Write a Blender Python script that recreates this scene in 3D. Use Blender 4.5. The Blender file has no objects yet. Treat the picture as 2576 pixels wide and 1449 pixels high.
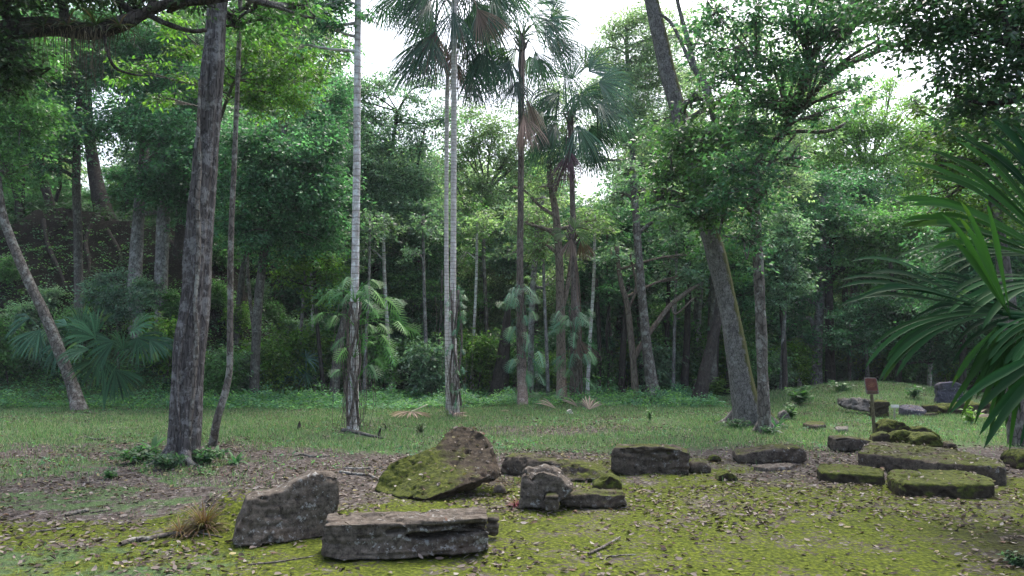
import bpy, math, random
import numpy as np
from mathutils import Vector

random.seed(7)
RNG = np.random.default_rng(7)
scene = bpy.context.scene
COL = scene.collection

# ------------------------------------------------------------------ camera
F = 2022.0                      # focal length in photo pixels (photo taken as 2576 x 1449)
CXP, CYP, HOR = 1288.0, 724.5, 880.0
TH = math.atan((HOR - CYP) / F)
CAMZ = 1.6
cam_d = bpy.data.cameras.new("camera")
cam = bpy.data.objects.new("camera", cam_d)
COL.objects.link(cam)
cam.location = (0, 0, CAMZ)
cam.rotation_euler = (math.pi / 2 + TH, 0, 0)
cam_d.sensor_width = 36.0
cam_d.lens = 36.0 * F / 2576.0
cam_d.clip_end = 2000
scene.camera = cam

# ------------------------------------------------------------------ light
EXPOSURE = 1.78
SUN_EL, SUN_AZ = math.radians(62), math.radians(20)
world = bpy.data.worlds.new("World")
scene.world = world
world.use_nodes = True
wn = world.node_tree
wn.nodes.clear()
sky = wn.nodes.new("ShaderNodeTexSky")
sky.sky_type = 'NISHITA'
sky.sun_disc = False
sky.sun_elevation = SUN_EL
sky.sun_rotation = SUN_AZ
sky.air_density = 1.0
sky.dust_density = 6.0
hs = wn.nodes.new("ShaderNodeHueSaturation")
hs.inputs['Saturation'].default_value = 0.85
hs.inputs['Value'].default_value = 1.0
bg = wn.nodes.new("ShaderNodeBackground")
bg.inputs['Strength'].default_value = 0.15
wo = wn.nodes.new("ShaderNodeOutputWorld")
wn.links.new(sky.outputs[0], hs.inputs['Color'])
wn.links.new(hs.outputs[0], bg.inputs['Color'])
wn.links.new(bg.outputs[0], wo.inputs['Surface'])
sl = bpy.data.lights.new("sun", 'SUN')
sl.energy = 0.8
sl.angle = math.radians(25)
sl.color = (1.0, 0.97, 0.92)
sun = bpy.data.objects.new("sun", sl)
COL.objects.link(sun)
sun.rotation_euler = (math.pi / 2 - SUN_EL, 0, math.pi - SUN_AZ)

scene.view_settings.view_transform = 'Standard'
scene.view_settings.look = 'None'
scene.view_settings.gamma = 1.0
scene.view_settings.exposure = EXPOSURE
cy = scene.cycles
cy.max_bounces = 5
cy.diffuse_bounces = 4
cy.glossy_bounces = 2
cy.transmission_bounces = 2
cy.volume_bounces = 0
cy.sample_clamp_indirect = 4.0
cy.use_denoising = True
cy.denoising_prefilter = 'ACCURATE'
cy.use_adaptive_sampling = False
cy.caustics_reflective = False
cy.caustics_refractive = False

# ------------------------------------------------------------------ noise
def _hash(i, j, k, seed):
    h = (i * 374761393 + j * 668265263 + k * 2147483647 + seed * 974634777) & 0xFFFFFFFF
    h = ((h ^ (h >> 13)) * 1274126177) & 0xFFFFFFFF
    h = h ^ (h >> 16)
    return (h & 0xFFFFFF) / float(0xFFFFFF)

def vnoise(p, seed=0):
    p = np.asarray(p, dtype=np.float64)
    if p.shape[1] == 2:
        p = np.concatenate([p, np.zeros((len(p), 1))], 1)
    i = np.floor(p).astype(np.int64)
    f = p - i
    u = f * f * (3 - 2 * f)
    r = 0
    for dx in (0, 1):
        wx = u[:, 0] if dx else 1 - u[:, 0]
        for dy in (0, 1):
            wy = u[:, 1] if dy else 1 - u[:, 1]
            for dz in (0, 1):
                wz = u[:, 2] if dz else 1 - u[:, 2]
                r = r + wx * wy * wz * _hash(i[:, 0] + dx, i[:, 1] + dy, i[:, 2] + dz, seed)
    return r * 2 - 1

def fbm(p, octs=4, seed=0, gain=0.5):
    p = np.asarray(p, dtype=np.float64)
    a, r, t = 1.0, 0, 0
    for o in range(octs):
        r = r + a * vnoise(p * (2 ** o) + 13.7 * o, seed + o)
        t += a
        a *= gain
    return r / t

def sstep(a, b, x):
    t = np.clip((x - a) / (b - a), 0, 1)
    return t * t * (3 - 2 * t)

# ------------------------------------------------------------------ terrain
def height(x, y):
    x = np.atleast_1d(np.asarray(x, float)); y = np.atleast_1d(np.asarray(y, float))
    p = np.stack([x, y], 1)
    # the overgrown mound on the left
    wob = 1.0 * fbm(p * 0.25, 3, 5)
    dx = np.maximum(0, x + 12.4) * 1.45
    dy = np.maximum(0, 31.0 - y) * 1.08
    dy2 = np.maximum(0, y - 50) * 1.0
    d = np.sqrt(dx ** 2 + dy ** 2 + dy2 ** 2) + wob
    m = 7.1 - d
    m = 0.5 * (m + np.sqrt(m * m + 0.5))        # soft toe
    m = m - 0.03
    m = np.where(m < 0.09, m * sstep(0.0, 0.12, m), m)
    m = np.minimum(m, 6.7 + 0.9 * fbm(p * 0.45, 3, 9))
    # low rise with ruins on the right
    r = 0.55 * np.exp(-(((x - 11.6) / 3.2) ** 2 + ((y - 26.0) / 3.4) ** 2))
    # mossy swelling by the tilted slab, left foreground
    s = 0.27 * np.exp(-(((x + 2.6) / 0.46) ** 2 + ((y - 7.75) / 0.42) ** 2))
    s = s + 0.10 * np.exp(-(((x - 0.3) / 0.35) ** 2 + ((y - 21.3) / 0.35) ** 2)) * 1.6
    b = 0.05 * fbm(p * 0.35, 3, 21) * sstep(2, 9, y) + 0.012 * fbm(p * 2.2, 3, 31)
    far = 0.5 * fbm(p * 0.07, 2, 41) * sstep(35, 60, y)
    return m + r + s + b + far

def hz(x, y):
    return float(height(x, y)[0])

FW = np.array([0, math.cos(TH), math.sin(TH)])
UP = np.array([0, -math.sin(TH), math.cos(TH)])
CAMP = np.array([0, 0, CAMZ])

def ray(px, py):
    d = FW + np.array([1.0, 0, 0]) * ((px - CXP) / F) - UP * ((py - CYP) / F)
    return d / d[1]

def P(px, py, d):
    """world point seen at pixel (px,py) at the distance d (world y)"""
    return CAMP + ray(px, py) * d

def G(px, py):
    """the ground point under a pixel"""
    r = ray(px, py)
    ts = np.concatenate([np.arange(3, 20, 0.04), np.arange(20, 90, 0.1)])
    q = CAMP + ts[:, None] * r
    below = q[:, 2] < height(q[:, 0], q[:, 1])
    k = int(np.argmax(below)) if below.any() else len(ts) - 1
    v = q[k].copy(); v[2] = hz(v[0], v[1])
    return v

def Z(px, py, z):
    """the point at height z seen at a pixel"""
    r = ray(px, py)
    t = (z - CAMZ) / r[2]
    return CAMP + r * t

def toD(v):
    """pixel coordinates of world points"""
    v = np.asarray(v) - CAMP
    f = v @ FW
    return CXP + F * v[:, 0] / f, CYP - F * (v @ UP) / f

# ------------------------------------------------------------------ materials
def new_mat(name):
    m = bpy.data.materials.new(name)
    m.use_nodes = True
    nt = m.node_tree
    nt.nodes.clear()
    o = nt.nodes.new("ShaderNodeOutputMaterial")
    return m, nt, o

def N(nt, typ, **kw):
    n = nt.nodes.new(typ)
    for k, v in kw.items():
        if k.startswith('i_'):
            n.inputs[k[2:].replace('_', ' ')].default_value = v
        else:
            setattr(n, k, v)
    return n

def L(nt, a, b):
    nt.links.new(a, b)

def ramp(nt, fac, stops):
    r = nt.nodes.new("ShaderNodeValToRGB")
    e = r.color_ramp.elements
    while len(e) > 1:
        e.remove(e[-1])
    e[0].position = stops[0][0]; c = stops[0][1]
    e[0].color = (*c, 1) if len(c) == 3 else c
    for p, c in stops[1:]:
        x = e.new(p); x.color = (*c, 1) if len(c) == 3 else c
    L(nt, fac, r.inputs[0])
    return r.outputs[0]

def mixc(nt, fac, a, b, mode='MIX'):
    m = nt.nodes.new("ShaderNodeMix")
    m.data_type = 'RGBA'; m.blend_type = mode
    for s, v in ((m.inputs[0], fac), (m.inputs[6], a), (m.inputs[7], b)):
        if hasattr(v, 'is_linked') or hasattr(v, 'links'):
            L(nt, v, s)
        else:
            s.default_value = v if not isinstance(v, tuple) else (*v, 1)
    return m.outputs[2]

def math_n(nt, op, a, b=None, c=None):
    m = nt.nodes.new("ShaderNodeMath"); m.operation = op
    for k, v in enumerate((a, b, c)):
        if v is None: continue
        if hasattr(v, 'links'): L(nt, v, m.inputs[k])
        else: m.inputs[k].default_value = v
    return m.outputs[0]

def leaf_material(name, rough=0.42, trans=0.50, spec=0.5):
    m, nt, o = new_mat(name)
    a = N(nt, "ShaderNodeAttribute", attribute_name="tint")
    b = N(nt, "ShaderNodeBsdfPrincipled")
    b.inputs['Roughness'].default_value = rough
    b.inputs['Specular IOR Level'].default_value = spec
    L(nt, a.outputs['Color'], b.inputs['Base Color'])
    t = N(nt, "ShaderNodeBsdfTranslucent")
    c = mixc(nt, 1.0, a.outputs['Color'], (1.35, 1.6, 0.85), 'MULTIPLY')
    L(nt, c, t.inputs['Color'])
    mx = N(nt, "ShaderNodeMixShader"); mx.inputs[0].default_value = trans
    L(nt, b.outputs[0], mx.inputs[1]); L(nt, t.outputs[0], mx.inputs[2])
    L(nt, mx.outputs[0], o.inputs[0])
    return m

MAT_LEAF = leaf_material("leaf_green")
MAT_GLOSSY = leaf_material("leaf_waxy", 0.36, 0.45, 0.6)
MAT_FROND = leaf_material("palm_blade", 0.5, 0.25, 0.35)
MAT_NEAR = leaf_material("near_palm_blade", 0.68, 0.25, 0.12)
MAT_PHILO = leaf_material("philodendron_blade", 0.5, 0.35, 0.4)
MAT_DRY = leaf_material("dry_leaf", 0.8, 0.12, 0.15)
MAT_GRASS = leaf_material("grass_blade", 0.6, 0.35, 0.3)

def bark_material(name, c1, c2, lichen=(0.34, 0.36, 0.32), lich=0.4, zs=0.25, scale=14, moss=0.0, rings=0.0, bump=0.6, ck=0.35):
    m, nt, o = new_mat(name)
    tc = N(nt, "ShaderNodeTexCoord")
    mp = N(nt, "ShaderNodeMapping"); mp.inputs['Scale'].default_value = (1, 1, zs)
    L(nt, tc.outputs['Object'], mp.inputs[0])
    n1 = N(nt, "ShaderNodeTexNoise"); n1.inputs['Scale'].default_value = scale; n1.inputs['Detail'].default_value = 8; n1.inputs['Roughness'].default_value = 0.7
    L(nt, mp.outputs[0], n1.inputs['Vector'])
    v1 = N(nt, "ShaderNodeTexVoronoi", feature='DISTANCE_TO_EDGE'); v1.inputs['Scale'].default_value = scale * 1.3
    L(nt, mp.outputs[0], v1.inputs['Vector'])
    col = ramp(nt, n1.outputs[0], [(0.3, c1), (0.7, c2)])
    crack = ramp(nt, v1.outputs[0], [(0.0, (ck, ck, ck)), (0.12, (1, 1, 1))])
    col = mixc(nt, 1.0, col, crack, 'MULTIPLY')
    n2 = N(nt, "ShaderNodeTexNoise"); n2.inputs['Scale'].default_value = 5.5; n2.inputs['Detail'].default_value = 9; n2.inputs['Roughness'].default_value = 0.75
    L(nt, tc.outputs['Object'], n2.inputs['Vector'])
    f = ramp(nt, n2.outputs[0], [(0.62 - 0.25 * lich, (0, 0, 0)), (0.70 - 0.25 * lich, (1, 1, 1))])
    f = math_n(nt, 'MULTIPLY', f, min(1.0, lich * 1.5))
    col = mixc(nt, f, col, lichen)
    if rings > 0:
        w = N(nt, "ShaderNodeTexWave", wave_type='BANDS', bands_direction='Z')
        w.inputs['Scale'].default_value = rings; w.inputs['Distortion'].default_value = 3.0; w.inputs['Detail'].default_value = 2; w.inputs['Detail Scale'].default_value = 0.6
        L(nt, tc.outputs['Object'], w.inputs['Vector'])
        rr = ramp(nt, w.outputs[1], [(0.0, (0.6, 0.57, 0.55)), (0.16, (1, 1, 1))])
        col = mixc(nt, 1.0, col, rr, 'MULTIPLY')
    if moss > 0:
        n3 = N(nt, "ShaderNodeTexNoise"); n3.inputs['Scale'].default_value = 5.0; n3.inputs['Detail'].default_value = 9; n3.inputs['Roughness'].default_value = 0.75
        L(nt, tc.outputs['Object'], n3.inputs['Vector'])
        gx = N(nt, "ShaderNodeNewGeometry")
        sx = N(nt, "ShaderNodeSeparateXYZ"); L(nt, gx.outputs['Normal'], sx.inputs[0])
        k = math_n(nt, 'ADD', math_n(nt, 'MULTIPLY', sx.outputs[0], 0.35), n3.outputs[0])
        f = ramp(nt, k, [(0.78 - 0.2 * moss, (0, 0, 0)), (0.9 - 0.2 * moss, (1, 1, 1))])
        col = mixc(nt, f, col, (0.062, 0.068, 0.02))
    b = N(nt, "ShaderNodeBsdfPrincipled"); b.inputs['Roughness'].default_value = 0.9
    b.inputs['Specular IOR Level'].default_value = 0.2
    L(nt, col, b.inputs['Base Color'])
    h = math_n(nt, 'ADD', n1.outputs[0], math_n(nt, 'MULTIPLY', crack, 0.5))
    bp = N(nt, "ShaderNodeBump"); bp.inputs['Strength'].default_value = bump; bp.inputs['Distance'].default_value = 0.03
    L(nt, h, bp.inputs['Height']); L(nt, bp.outputs[0], b.inputs['Normal'])
    L(nt, b.outputs[0], o.inputs[0])
    return m

BARK = {
    'big': bark_material("bark_flaky_brown", (0.024, 0.021, 0.021), (0.19, 0.175, 0.17), (0.29, 0.29, 0.29), 0.45, 0.13, 26, bump=1.0),
    'grey': bark_material("bark_grey", (0.11, 0.105, 0.10), (0.26, 0.25, 0.24), (0.38, 0.39, 0.38), 0.45, 0.35, 12, bump=0.6),
    'mossy': bark_material("bark_grey_mossy", (0.08, 0.075, 0.07), (0.26, 0.25, 0.24), (0.34, 0.34, 0.33), 0.35, 0.4, 22, moss=1.0, bump=0.9),
    'mottled': bark_material("bark_mottled", (0.06, 0.05, 0.043), (0.19, 0.17, 0.15), (0.31, 0.32, 0.29), 0.45, 0.5, 10, bump=0.6),
    'pale': bark_material("bark_pale_lichen", (0.30, 0.27, 0.25), (0.62, 0.60, 0.60), (0.75, 0.80, 0.80), 0.5, 0.8, 7, rings=2.2, bump=0.4, ck=0.8),
    'palm': bark_material("palm_trunk_ringed", (0.36, 0.33, 0.31), (0.66, 0.61, 0.59), (0.72, 0.72, 0.70), 0.4, 0.6, 9, rings=3.4, bump=0.5, ck=0.85),
    'fibre': bark_material("palm_trunk_fibrous", (0.07, 0.055, 0.045), (0.24, 0.20, 0.175), (0.36, 0.36, 0.33), 0.3, 0.15, 20, bump=1.0),
    'brown': bark_material("bark_warm_brown", (0.12, 0.095, 0.075), (0.25, 0.205, 0.165), (0.33, 0.32, 0.27), 0.25, 0.25, 12, bump=0.5),
    'dark': bark_material("bark_dark", (0.018, 0.016, 0.015), (0.07, 0.06, 0.052), (0.12, 0.13, 0.11), 0.3, 0.3, 14, bump=0.8),
    'darkgrey': bark_material("bark_dark_grey", (0.06, 0.055, 0.05), (0.15, 0.14, 0.125), (0.22, 0.23, 0.20), 0.4, 0.35, 12, bump=0.6),
    'root': bark_material("root_fibre", (0.06, 0.05, 0.035), (0.18, 0.15, 0.10), (0.2, 0.2, 0.15), 0.2, 0.2, 20, bump=0.4),
}

def stone_material(name, base1, base2, moss, lichen=0.3, mosscol=(0.075, 0.09, 0.014), mossdark=(0.018, 0.026, 0.007)):
    m, nt, o = new_mat(name)
    tc = N(nt, "ShaderNodeTexCoord")
    P_ = tc.outputs['Object']
    n1 = N(nt, "ShaderNodeTexNoise"); n1.inputs['Scale'].default_value = 17; n1.inputs['Detail'].default_value = 12; n1.inputs['Roughness'].default_value = 0.78
    L(nt, P_, n1.inputs['Vector'])
    col = ramp(nt, n1.outputs[0], [(0.36, base1), (0.66, base2)])
    mp = N(nt, "ShaderNodeMapping"); mp.inputs['Scale'].default_value = (7, 7, 45)
    L(nt, P_, mp.inputs[0])
    n4 = N(nt, "ShaderNodeTexNoise"); n4.inputs['Scale'].default_value = 1.0; n4.inputs['Detail'].default_value = 6
    L(nt, mp.outputs[0], n4.inputs['Vector'])
    st = ramp(nt, n4.outputs[0], [(0.40, (0.55, 0.55, 0.55)), (0.55, (1, 1, 1))])
    col = mixc(nt, 0.35, col, mixc(nt, 1.0, col, st, 'MULTIPLY'))
    n2 = N(nt, "ShaderNodeTexNoise"); n2.inputs['Scale'].default_value = 20; n2.inputs['Detail'].default_value = 10; n2.inputs['Roughness'].default_value = 0.7
    L(nt, P_, n2.inputs['Vector'])
    n2b = N(nt, "ShaderNodeTexNoise"); n2b.inputs['Scale'].default_value = 2.3; n2b.inputs['Detail'].default_value = 3
    L(nt, P_, n2b.inputs['Vector'])
    k = math_n(nt, 'ADD', math_n(nt, 'MULTIPLY', n2.outputs[0], 0.7), math_n(nt, 'MULTIPLY', n2b.outputs[0], 0.3))
    f = ramp(nt, k, [(0.60 - 0.08 * lichen, (0, 0, 0)), (0.64 - 0.08 * lichen, (1, 1, 1))])
    f = math_n(nt, 'MULTIPLY', f, 0.75 * min(1, lichen * 2))
    col = mixc(nt, f, col, (0.33, 0.34, 0.33))
    # reddish-brown stains
    n5 = N(nt, "ShaderNodeTexNoise"); n5.inputs['Scale'].default_value = 3.1; n5.inputs['Detail'].default_value = 5
    L(nt, P_, n5.inputs['Vector'])
    f5 = ramp(nt, n5.outputs[0], [(0.50, (0, 0, 0)), (0.7, (0.5, 0.5, 0.5))])
    col = mixc(nt, f5, col, (0.055, 0.037, 0.027))
    # moss where the stone faces up
    g = N(nt, "ShaderNodeNewGeometry")
    sx = N(nt, "ShaderNodeSeparateXYZ"); L(nt, g.outputs['Normal'], sx.inputs[0])
    n3 = N(nt, "ShaderNodeTexNoise"); n3.inputs['Scale'].default_value = 3.0; n3.inputs['Detail'].default_value = 8; n3.inputs['Roughness'].default_value = 0.7
    L(nt, P_, n3.inputs['Vector'])
    mk = N(nt, "ShaderNodeAttribute", attribute_name="mossk")
    kk = math_n(nt, 'ADD', math_n(nt, 'MULTIPLY', sx.outputs[2], 0.45), n3.outputs[0])
    kk = math_n(nt, 'ADD', kk, mk.outputs['Fac'])
    a = 1.25 - 0.75 * moss
    fm = ramp(nt, math_n(nt, 'MULTIPLY', kk, 0.7), [(max(0, a * 0.7 - 0.06), (0, 0, 0)), (min(1, a * 0.7 + 0.05), (1, 1, 1))])
    n6 = N(nt, "ShaderNodeTexNoise"); n6.inputs['Scale'].default_value = 22; n6.inputs['Detail'].default_value = 6
    L(nt, P_, n6.inputs['Vector'])
    mc = ramp(nt, n6.outputs[0], [(0.3, mossdark), (0.65, mosscol)])
    col = mixc(nt, fm, col, mc)
    b = N(nt, "ShaderNodeBsdfPrincipled"); b.inputs['Roughness'].default_value = 0.92
    b.inputs['Specular IOR Level'].default_value = 0.15
    L(nt, col, b.inputs['Base Color'])
    h = math_n(nt, 'ADD', math_n(nt, 'MULTIPLY', n1.outputs[0], 1.0), math_n(nt, 'MULTIPLY', math_n(nt, 'MULTIPLY', fm, n6.outputs[0]), 1.2))
    bp = N(nt, "ShaderNodeBump"); bp.inputs['Strength'].default_value = 0.7; bp.inputs['Distance'].default_value = 0.03
    L(nt, h, bp.inputs['Height']); L(nt, bp.outputs[0], b.inputs['Normal'])
    L(nt, b.outputs[0], o.inputs[0])
    return m

STONE = {
    'dark': stone_material("stone_dark_lichen", (0.02, 0.016, 0.012), (0.17, 0.147, 0.122), 0.06, 0.6),
    'darkmoss': stone_material("stone_dark_part_mossy", (0.017, 0.0135, 0.010), (0.135, 0.115, 0.092), 0.46, 0.35),
    'moss': stone_material("stone_mossy", (0.016, 0.013, 0.010), (0.06, 0.05, 0.035), 0.88, 0.05),
    'brownmoss': stone_material("stone_brown_mossy", (0.015, 0.012, 0.009), (0.085, 0.068, 0.048), 0.70, 0.2),
    'verymoss': stone_material("stone_thick_moss", (0.02, 0.018, 0.01), (0.06, 0.055, 0.02), 1.1, 0.0),
    'pale': stone_material("stone_pale", (0.06, 0.055, 0.05), (0.20, 0.19, 0.18), 0.3, 0.4),
    'violet': stone_material("stone_violet_grey", (0.03, 0.03, 0.042), (0.095, 0.095, 0.125), 0.05, 0.6),
}

def plain_material(name, c, rough=0.7, c2=None, scale=20):
    m, nt, o = new_mat(name)
    b = N(nt, "ShaderNodeBsdfPrincipled"); b.inputs['Roughness'].default_value = rough
    tc = N(nt, "ShaderNodeTexCoord")
    n1 = N(nt, "ShaderNodeTexNoise"); n1.inputs['Scale'].default_value = scale; n1.inputs['Detail'].default_value = 6
    L(nt, tc.outputs['Object'], n1.inputs['Vector'])
    L(nt, ramp(nt, n1.outputs[0], [(0.35, c), (0.7, c2 or tuple(min(1, v * 1.4) for v in c))]), b.inputs['Base Color'])
    L(nt, b.outputs[0], o.inputs[0])
    return m

def ground_material():
    m, nt, o = new_mat("forest_floor")
    tc = N(nt, "ShaderNodeTexCoord"); P_ = tc.outputs['Object']
    at = N(nt, "ShaderNodeAttribute", attribute_name="cover")
    sp = N(nt, "ShaderNodeSeparateColor"); L(nt, at.outputs['Color'], sp.inputs[0])
    n1 = N(nt, "ShaderNodeTexNoise"); n1.inputs['Scale'].default_value = 5; n1.inputs['Detail'].default_value = 10; n1.inputs['Roughness'].default_value = 0.75
    L(nt, P_, n1.inputs['Vector'])
    soil = ramp(nt, n1.outputs[0], [(0.3, (0.026, 0.021, 0.018)), (0.55, (0.075, 0.066, 0.058)), (0.75, (0.13, 0.118, 0.11))])
    v = N(nt, "ShaderNodeTexVoronoi"); v.inputs['Scale'].default_value = 26
    mp = N(nt, "ShaderNodeMapping"); mp.inputs['Scale'].default_value = (1, 0.8, 0.3)
    L(nt, P_, mp.inputs[0]); L(nt, mp.outputs[0], v.inputs['Vector'])
    hsn = N(nt, "ShaderNodeSeparateColor"); L(nt, v.outputs['Color'], hsn.inputs[0])
    chips = ramp(nt, hsn.outputs[0], [(0.0, (0.02, 0.016, 0.014)), (0.4, (0.065, 0.05, 0.045)), (0.7, (0.12, 0.105, 0.098)), (0.95, (0.19, 0.175, 0.17))])
    fch = ramp(nt, hsn.outputs[1], [(0.45, (0, 0, 0)), (0.55, (0.8, 0.8, 0.8))])
    soil = mixc(nt, fch, soil, chips)
    n2 = N(nt, "ShaderNodeTexNoise"); n2.inputs['Scale'].default_value = 30; n2.inputs['Detail'].default_value = 8
    L(nt, P_, n2.inputs['Vector'])
    n3 = N(nt, "ShaderNodeTexNoise"); n3.inputs['Scale'].default_value = 1.7; n3.inputs['Detail'].default_value = 8; n3.inputs['Roughness'].default_value = 0.7
    L(nt, P_, n3.inputs['Vector'])
    mossc = ramp(nt, n2.outputs[0], [(0.3, (0.022, 0.026, 0.006)), (0.5, (0.07, 0.082, 0.011)), (0.72, (0.15, 0.163, 0.020))])
    mossc = mixc(nt, n3.outputs[0], mossc, mixc(nt, 1.0, mossc, (0.75, 0.95, 0.8), 'MULTIPLY'))
    km = math_n(nt, 'ADD', sp.outputs[0], math_n(nt, 'MULTIPLY', math_n(nt, 'SUBTRACT', n3.outputs[0], 0.5), 2.6))
    km = math_n(nt, 'ADD', km, math_n(nt, 'MULTIPLY', math_n(nt, 'SUBTRACT', n2.outputs[0], 0.5), 1.5))
    fm = ramp(nt, km, [(0.46, (0, 0, 0)), (0.72, (1, 1, 1))])
    col = mixc(nt, fm, soil, mossc)
    gc = ramp(nt, n2.outputs[0], [(0.3, (0.035, 0.06, 0.025)), (0.7, (0.085, 0.135, 0.056))])
    kg = math_n(nt, 'ADD', sp.outputs[1], math_n(nt, 'MULTIPLY', math_n(nt, 'SUBTRACT', n1.outputs[0], 0.5), 1.6))
    fg = ramp(nt, kg, [(0.4, (0, 0, 0)), (0.65, (1, 1, 1))])
    col = mixc(nt, fg, col, gc)
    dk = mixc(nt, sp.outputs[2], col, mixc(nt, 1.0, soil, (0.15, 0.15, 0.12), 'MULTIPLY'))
    b = N(nt, "ShaderNodeBsdfPrincipled"); b.inputs['Roughness'].default_value = 0.95
    b.inputs['Specular IOR Level'].default_value = 0.1
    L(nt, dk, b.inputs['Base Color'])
    hh = math_n(nt, 'ADD', n1.outputs[0], math_n(nt, 'MULTIPLY', n2.outputs[0], 0.6))
    hh = math_n(nt, 'ADD', hh, math_n(nt, 'MULTIPLY', v.outputs['Distance'], 0.5))
    bp = N(nt, "ShaderNodeBump"); bp.inputs['Strength'].default_value = 0.8; bp.inputs['Distance'].default_value = 0.05
    L(nt, hh, bp.inputs['Height']); L(nt, bp.outputs[0], b.inputs['Normal'])
    L(nt, b.outputs[0], o.inputs[0])
    return m

# ------------------------------------------------------------------ object helpers
def props(o, label=None, cat=None, group=None, kind=None):
    if label: o['label'] = label
    if cat: o['category'] = cat
    if group: o['group'] = group
    if kind: o['kind'] = kind
    return o

def thing(name, loc, label, cat, group=None):
    o = bpy.data.objects.new(name, None)
    o.empty_display_size = 0.1
    COL.objects.link(o)
    o.location = loc
    return props(o, label, cat, group)

def add_obj(name, me, parent=None, loc=None):
    o = bpy.data.objects.new(name, me)
    COL.objects.link(o)
    if parent: o.parent = parent
    if loc is not None: o.location = loc
    return o

def quad_mesh(name, verts, quads, mat, tint=None, smooth=False, origin=(0, 0, 0)):
    verts = np.asarray(verts, dtype=np.float32) - np.asarray(origin, dtype=np.float32)
    quads = np.asarray(quads, dtype=np.int32)
    me = bpy.data.meshes.new(name)
    me.vertices.add(len(verts)); me.vertices.foreach_set("co", verts.ravel())
    n = len(quads); k = quads.shape[1]
    me.loops.add(n * k); me.loops.foreach_set("vertex_index", quads.ravel())
    me.polygons.add(n); me.polygons.foreach_set("loop_start", np.arange(0, n * k, k, dtype=np.int32))
    me.update(calc_edges=True)
    if smooth:
        me.polygons.foreach_set("use_smooth", np.ones(n, dtype=bool))
    if tint is not None:
        at = me.attributes.new("tint", 'FLOAT_COLOR', 'FACE')
        c = np.ones((n, 4), dtype=np.float32); c[:, :3] = tint
        at.data.foreach_set("color", c.ravel())
    me.materials.append(mat)
    return me

def nrm(v):
    return v / np.maximum(1e-9, np.linalg.norm(v, axis=-1, keepdims=True))

class Soup:
    """collects quads with face tints"""
    def __init__(self):
        self.v, self.q, self.c, self.n = [], [], [], 0
    def add(self, v, q, c):
        v = np.asarray(v, float).reshape(-1, 3); q = np.asarray(q).reshape(-1, 4)
        c = np.broadcast_to(np.asarray(c, float), (len(q), 3))
        self.v.append(v); self.q.append(q + self.n); self.c.append(c); self.n += len(v)
    def mesh(self, name, mat, origin=(0, 0, 0), smooth=False):
        if not self.v: return None
        return quad_mesh(name, np.concatenate(self.v), np.concatenate(self.q), mat, np.concatenate(self.c), smooth, origin)

# ------------------------------------------------------------------ leaves
def leaf_quads(soup, base, axis, normal, Lh, W, col, fold=0.15):
    n = len(base)
    axis = nrm(axis); s = nrm(np.cross(axis, normal)); nn = np.cross(s, axis)
    Lh = np.broadcast_to(np.asarray(Lh, float).reshape(-1, 1) if np.ndim(Lh) else Lh, (n, 1))
    W = np.broadcast_to(np.asarray(W, float).reshape(-1, 1) if np.ndim(W) else W, (n, 1))
    v = np.stack([base, base + axis * Lh * 0.45 + s * W * 0.5 + nn * W * fold,
                  base + axis * Lh, base + axis * Lh * 0.45 - s * W * 0.5 + nn * W * fold], 1)
    q = np.arange(n * 4).reshape(n, 4)
    soup.add(v.reshape(-1, 3), q, col)

def blob_leaves(soup, c, rad, lai, Lh, W, cols, rng, npc=34, flat=0.55, hang=0.35, clump=None, up=0.7):
    c = np.asarray(c, float); rad = np.asarray(rad, float)
    area = math.pi * rad[0] * rad[2]
    n = int(lai * area / (Lh * W * 0.5 * 0.62))
    if n < 8: n = 8
    nc = max(3, n // npc)
    u = nrm(rng.normal(size=(nc, 3)))
    r = rng.random((nc, 1)) ** 0.5 * rng.uniform(0.7, 1.75, (nc, 1))
    cc = c + u * r * rad
    cr = clump or (0.34 * (rad[0] * rad[2]) ** 0.5 * 0.55 + 0.10)
    k = rng.integers(0, nc, n)
    off = rng.normal(size=(n, 3)) * np.array([cr, cr, cr * flat]) * 0.55
    sp = nrm(u * np.array([1, 1, 0.25]) + rng.normal(size=(nc, 3)) * np.array([.5, .5, .2])) * cr * rng.uniform(0.6, 2.0, (nc, 1))
    tt = rng.uniform(-1, 1, (n, 1))
    off = off * (1.15 - 0.6 * np.abs(tt)) + sp[k] * tt - np.array([0, 0, 1.0]) * cr * 0.5 * np.maximum(tt, 0) ** 2
    base = cc[k] + off
    axis = nrm(off * np.array([1, 1, 0.3]) + rng.normal(size=(n, 3)) * cr * 0.5 + 1e-6)
    axis[:, 2] -= hang * (0.4 + rng.random(n)); axis = nrm(axis)
    normal = nrm(np.array([0, 0, up]) + rng.normal(size=(n, 3)) * 0.55)
    cols = np.asarray(cols, float)
    w = rng.dirichlet(np.ones(len(cols)) * 0.6, nc)
    cb = (w @ cols) * rng.uniform(0.65, 1.4, (nc, 1))
    col = cb[k] * rng.uniform(0.5, 1.6, (n, 1)) * rng.uniform(0.92, 1.08, (n, 3))
    sz = rng.uniform(0.7, 1.25, n)
    leaf_quads(soup, base, axis, normal, Lh * sz, W * sz, col)
    return cc

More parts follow.
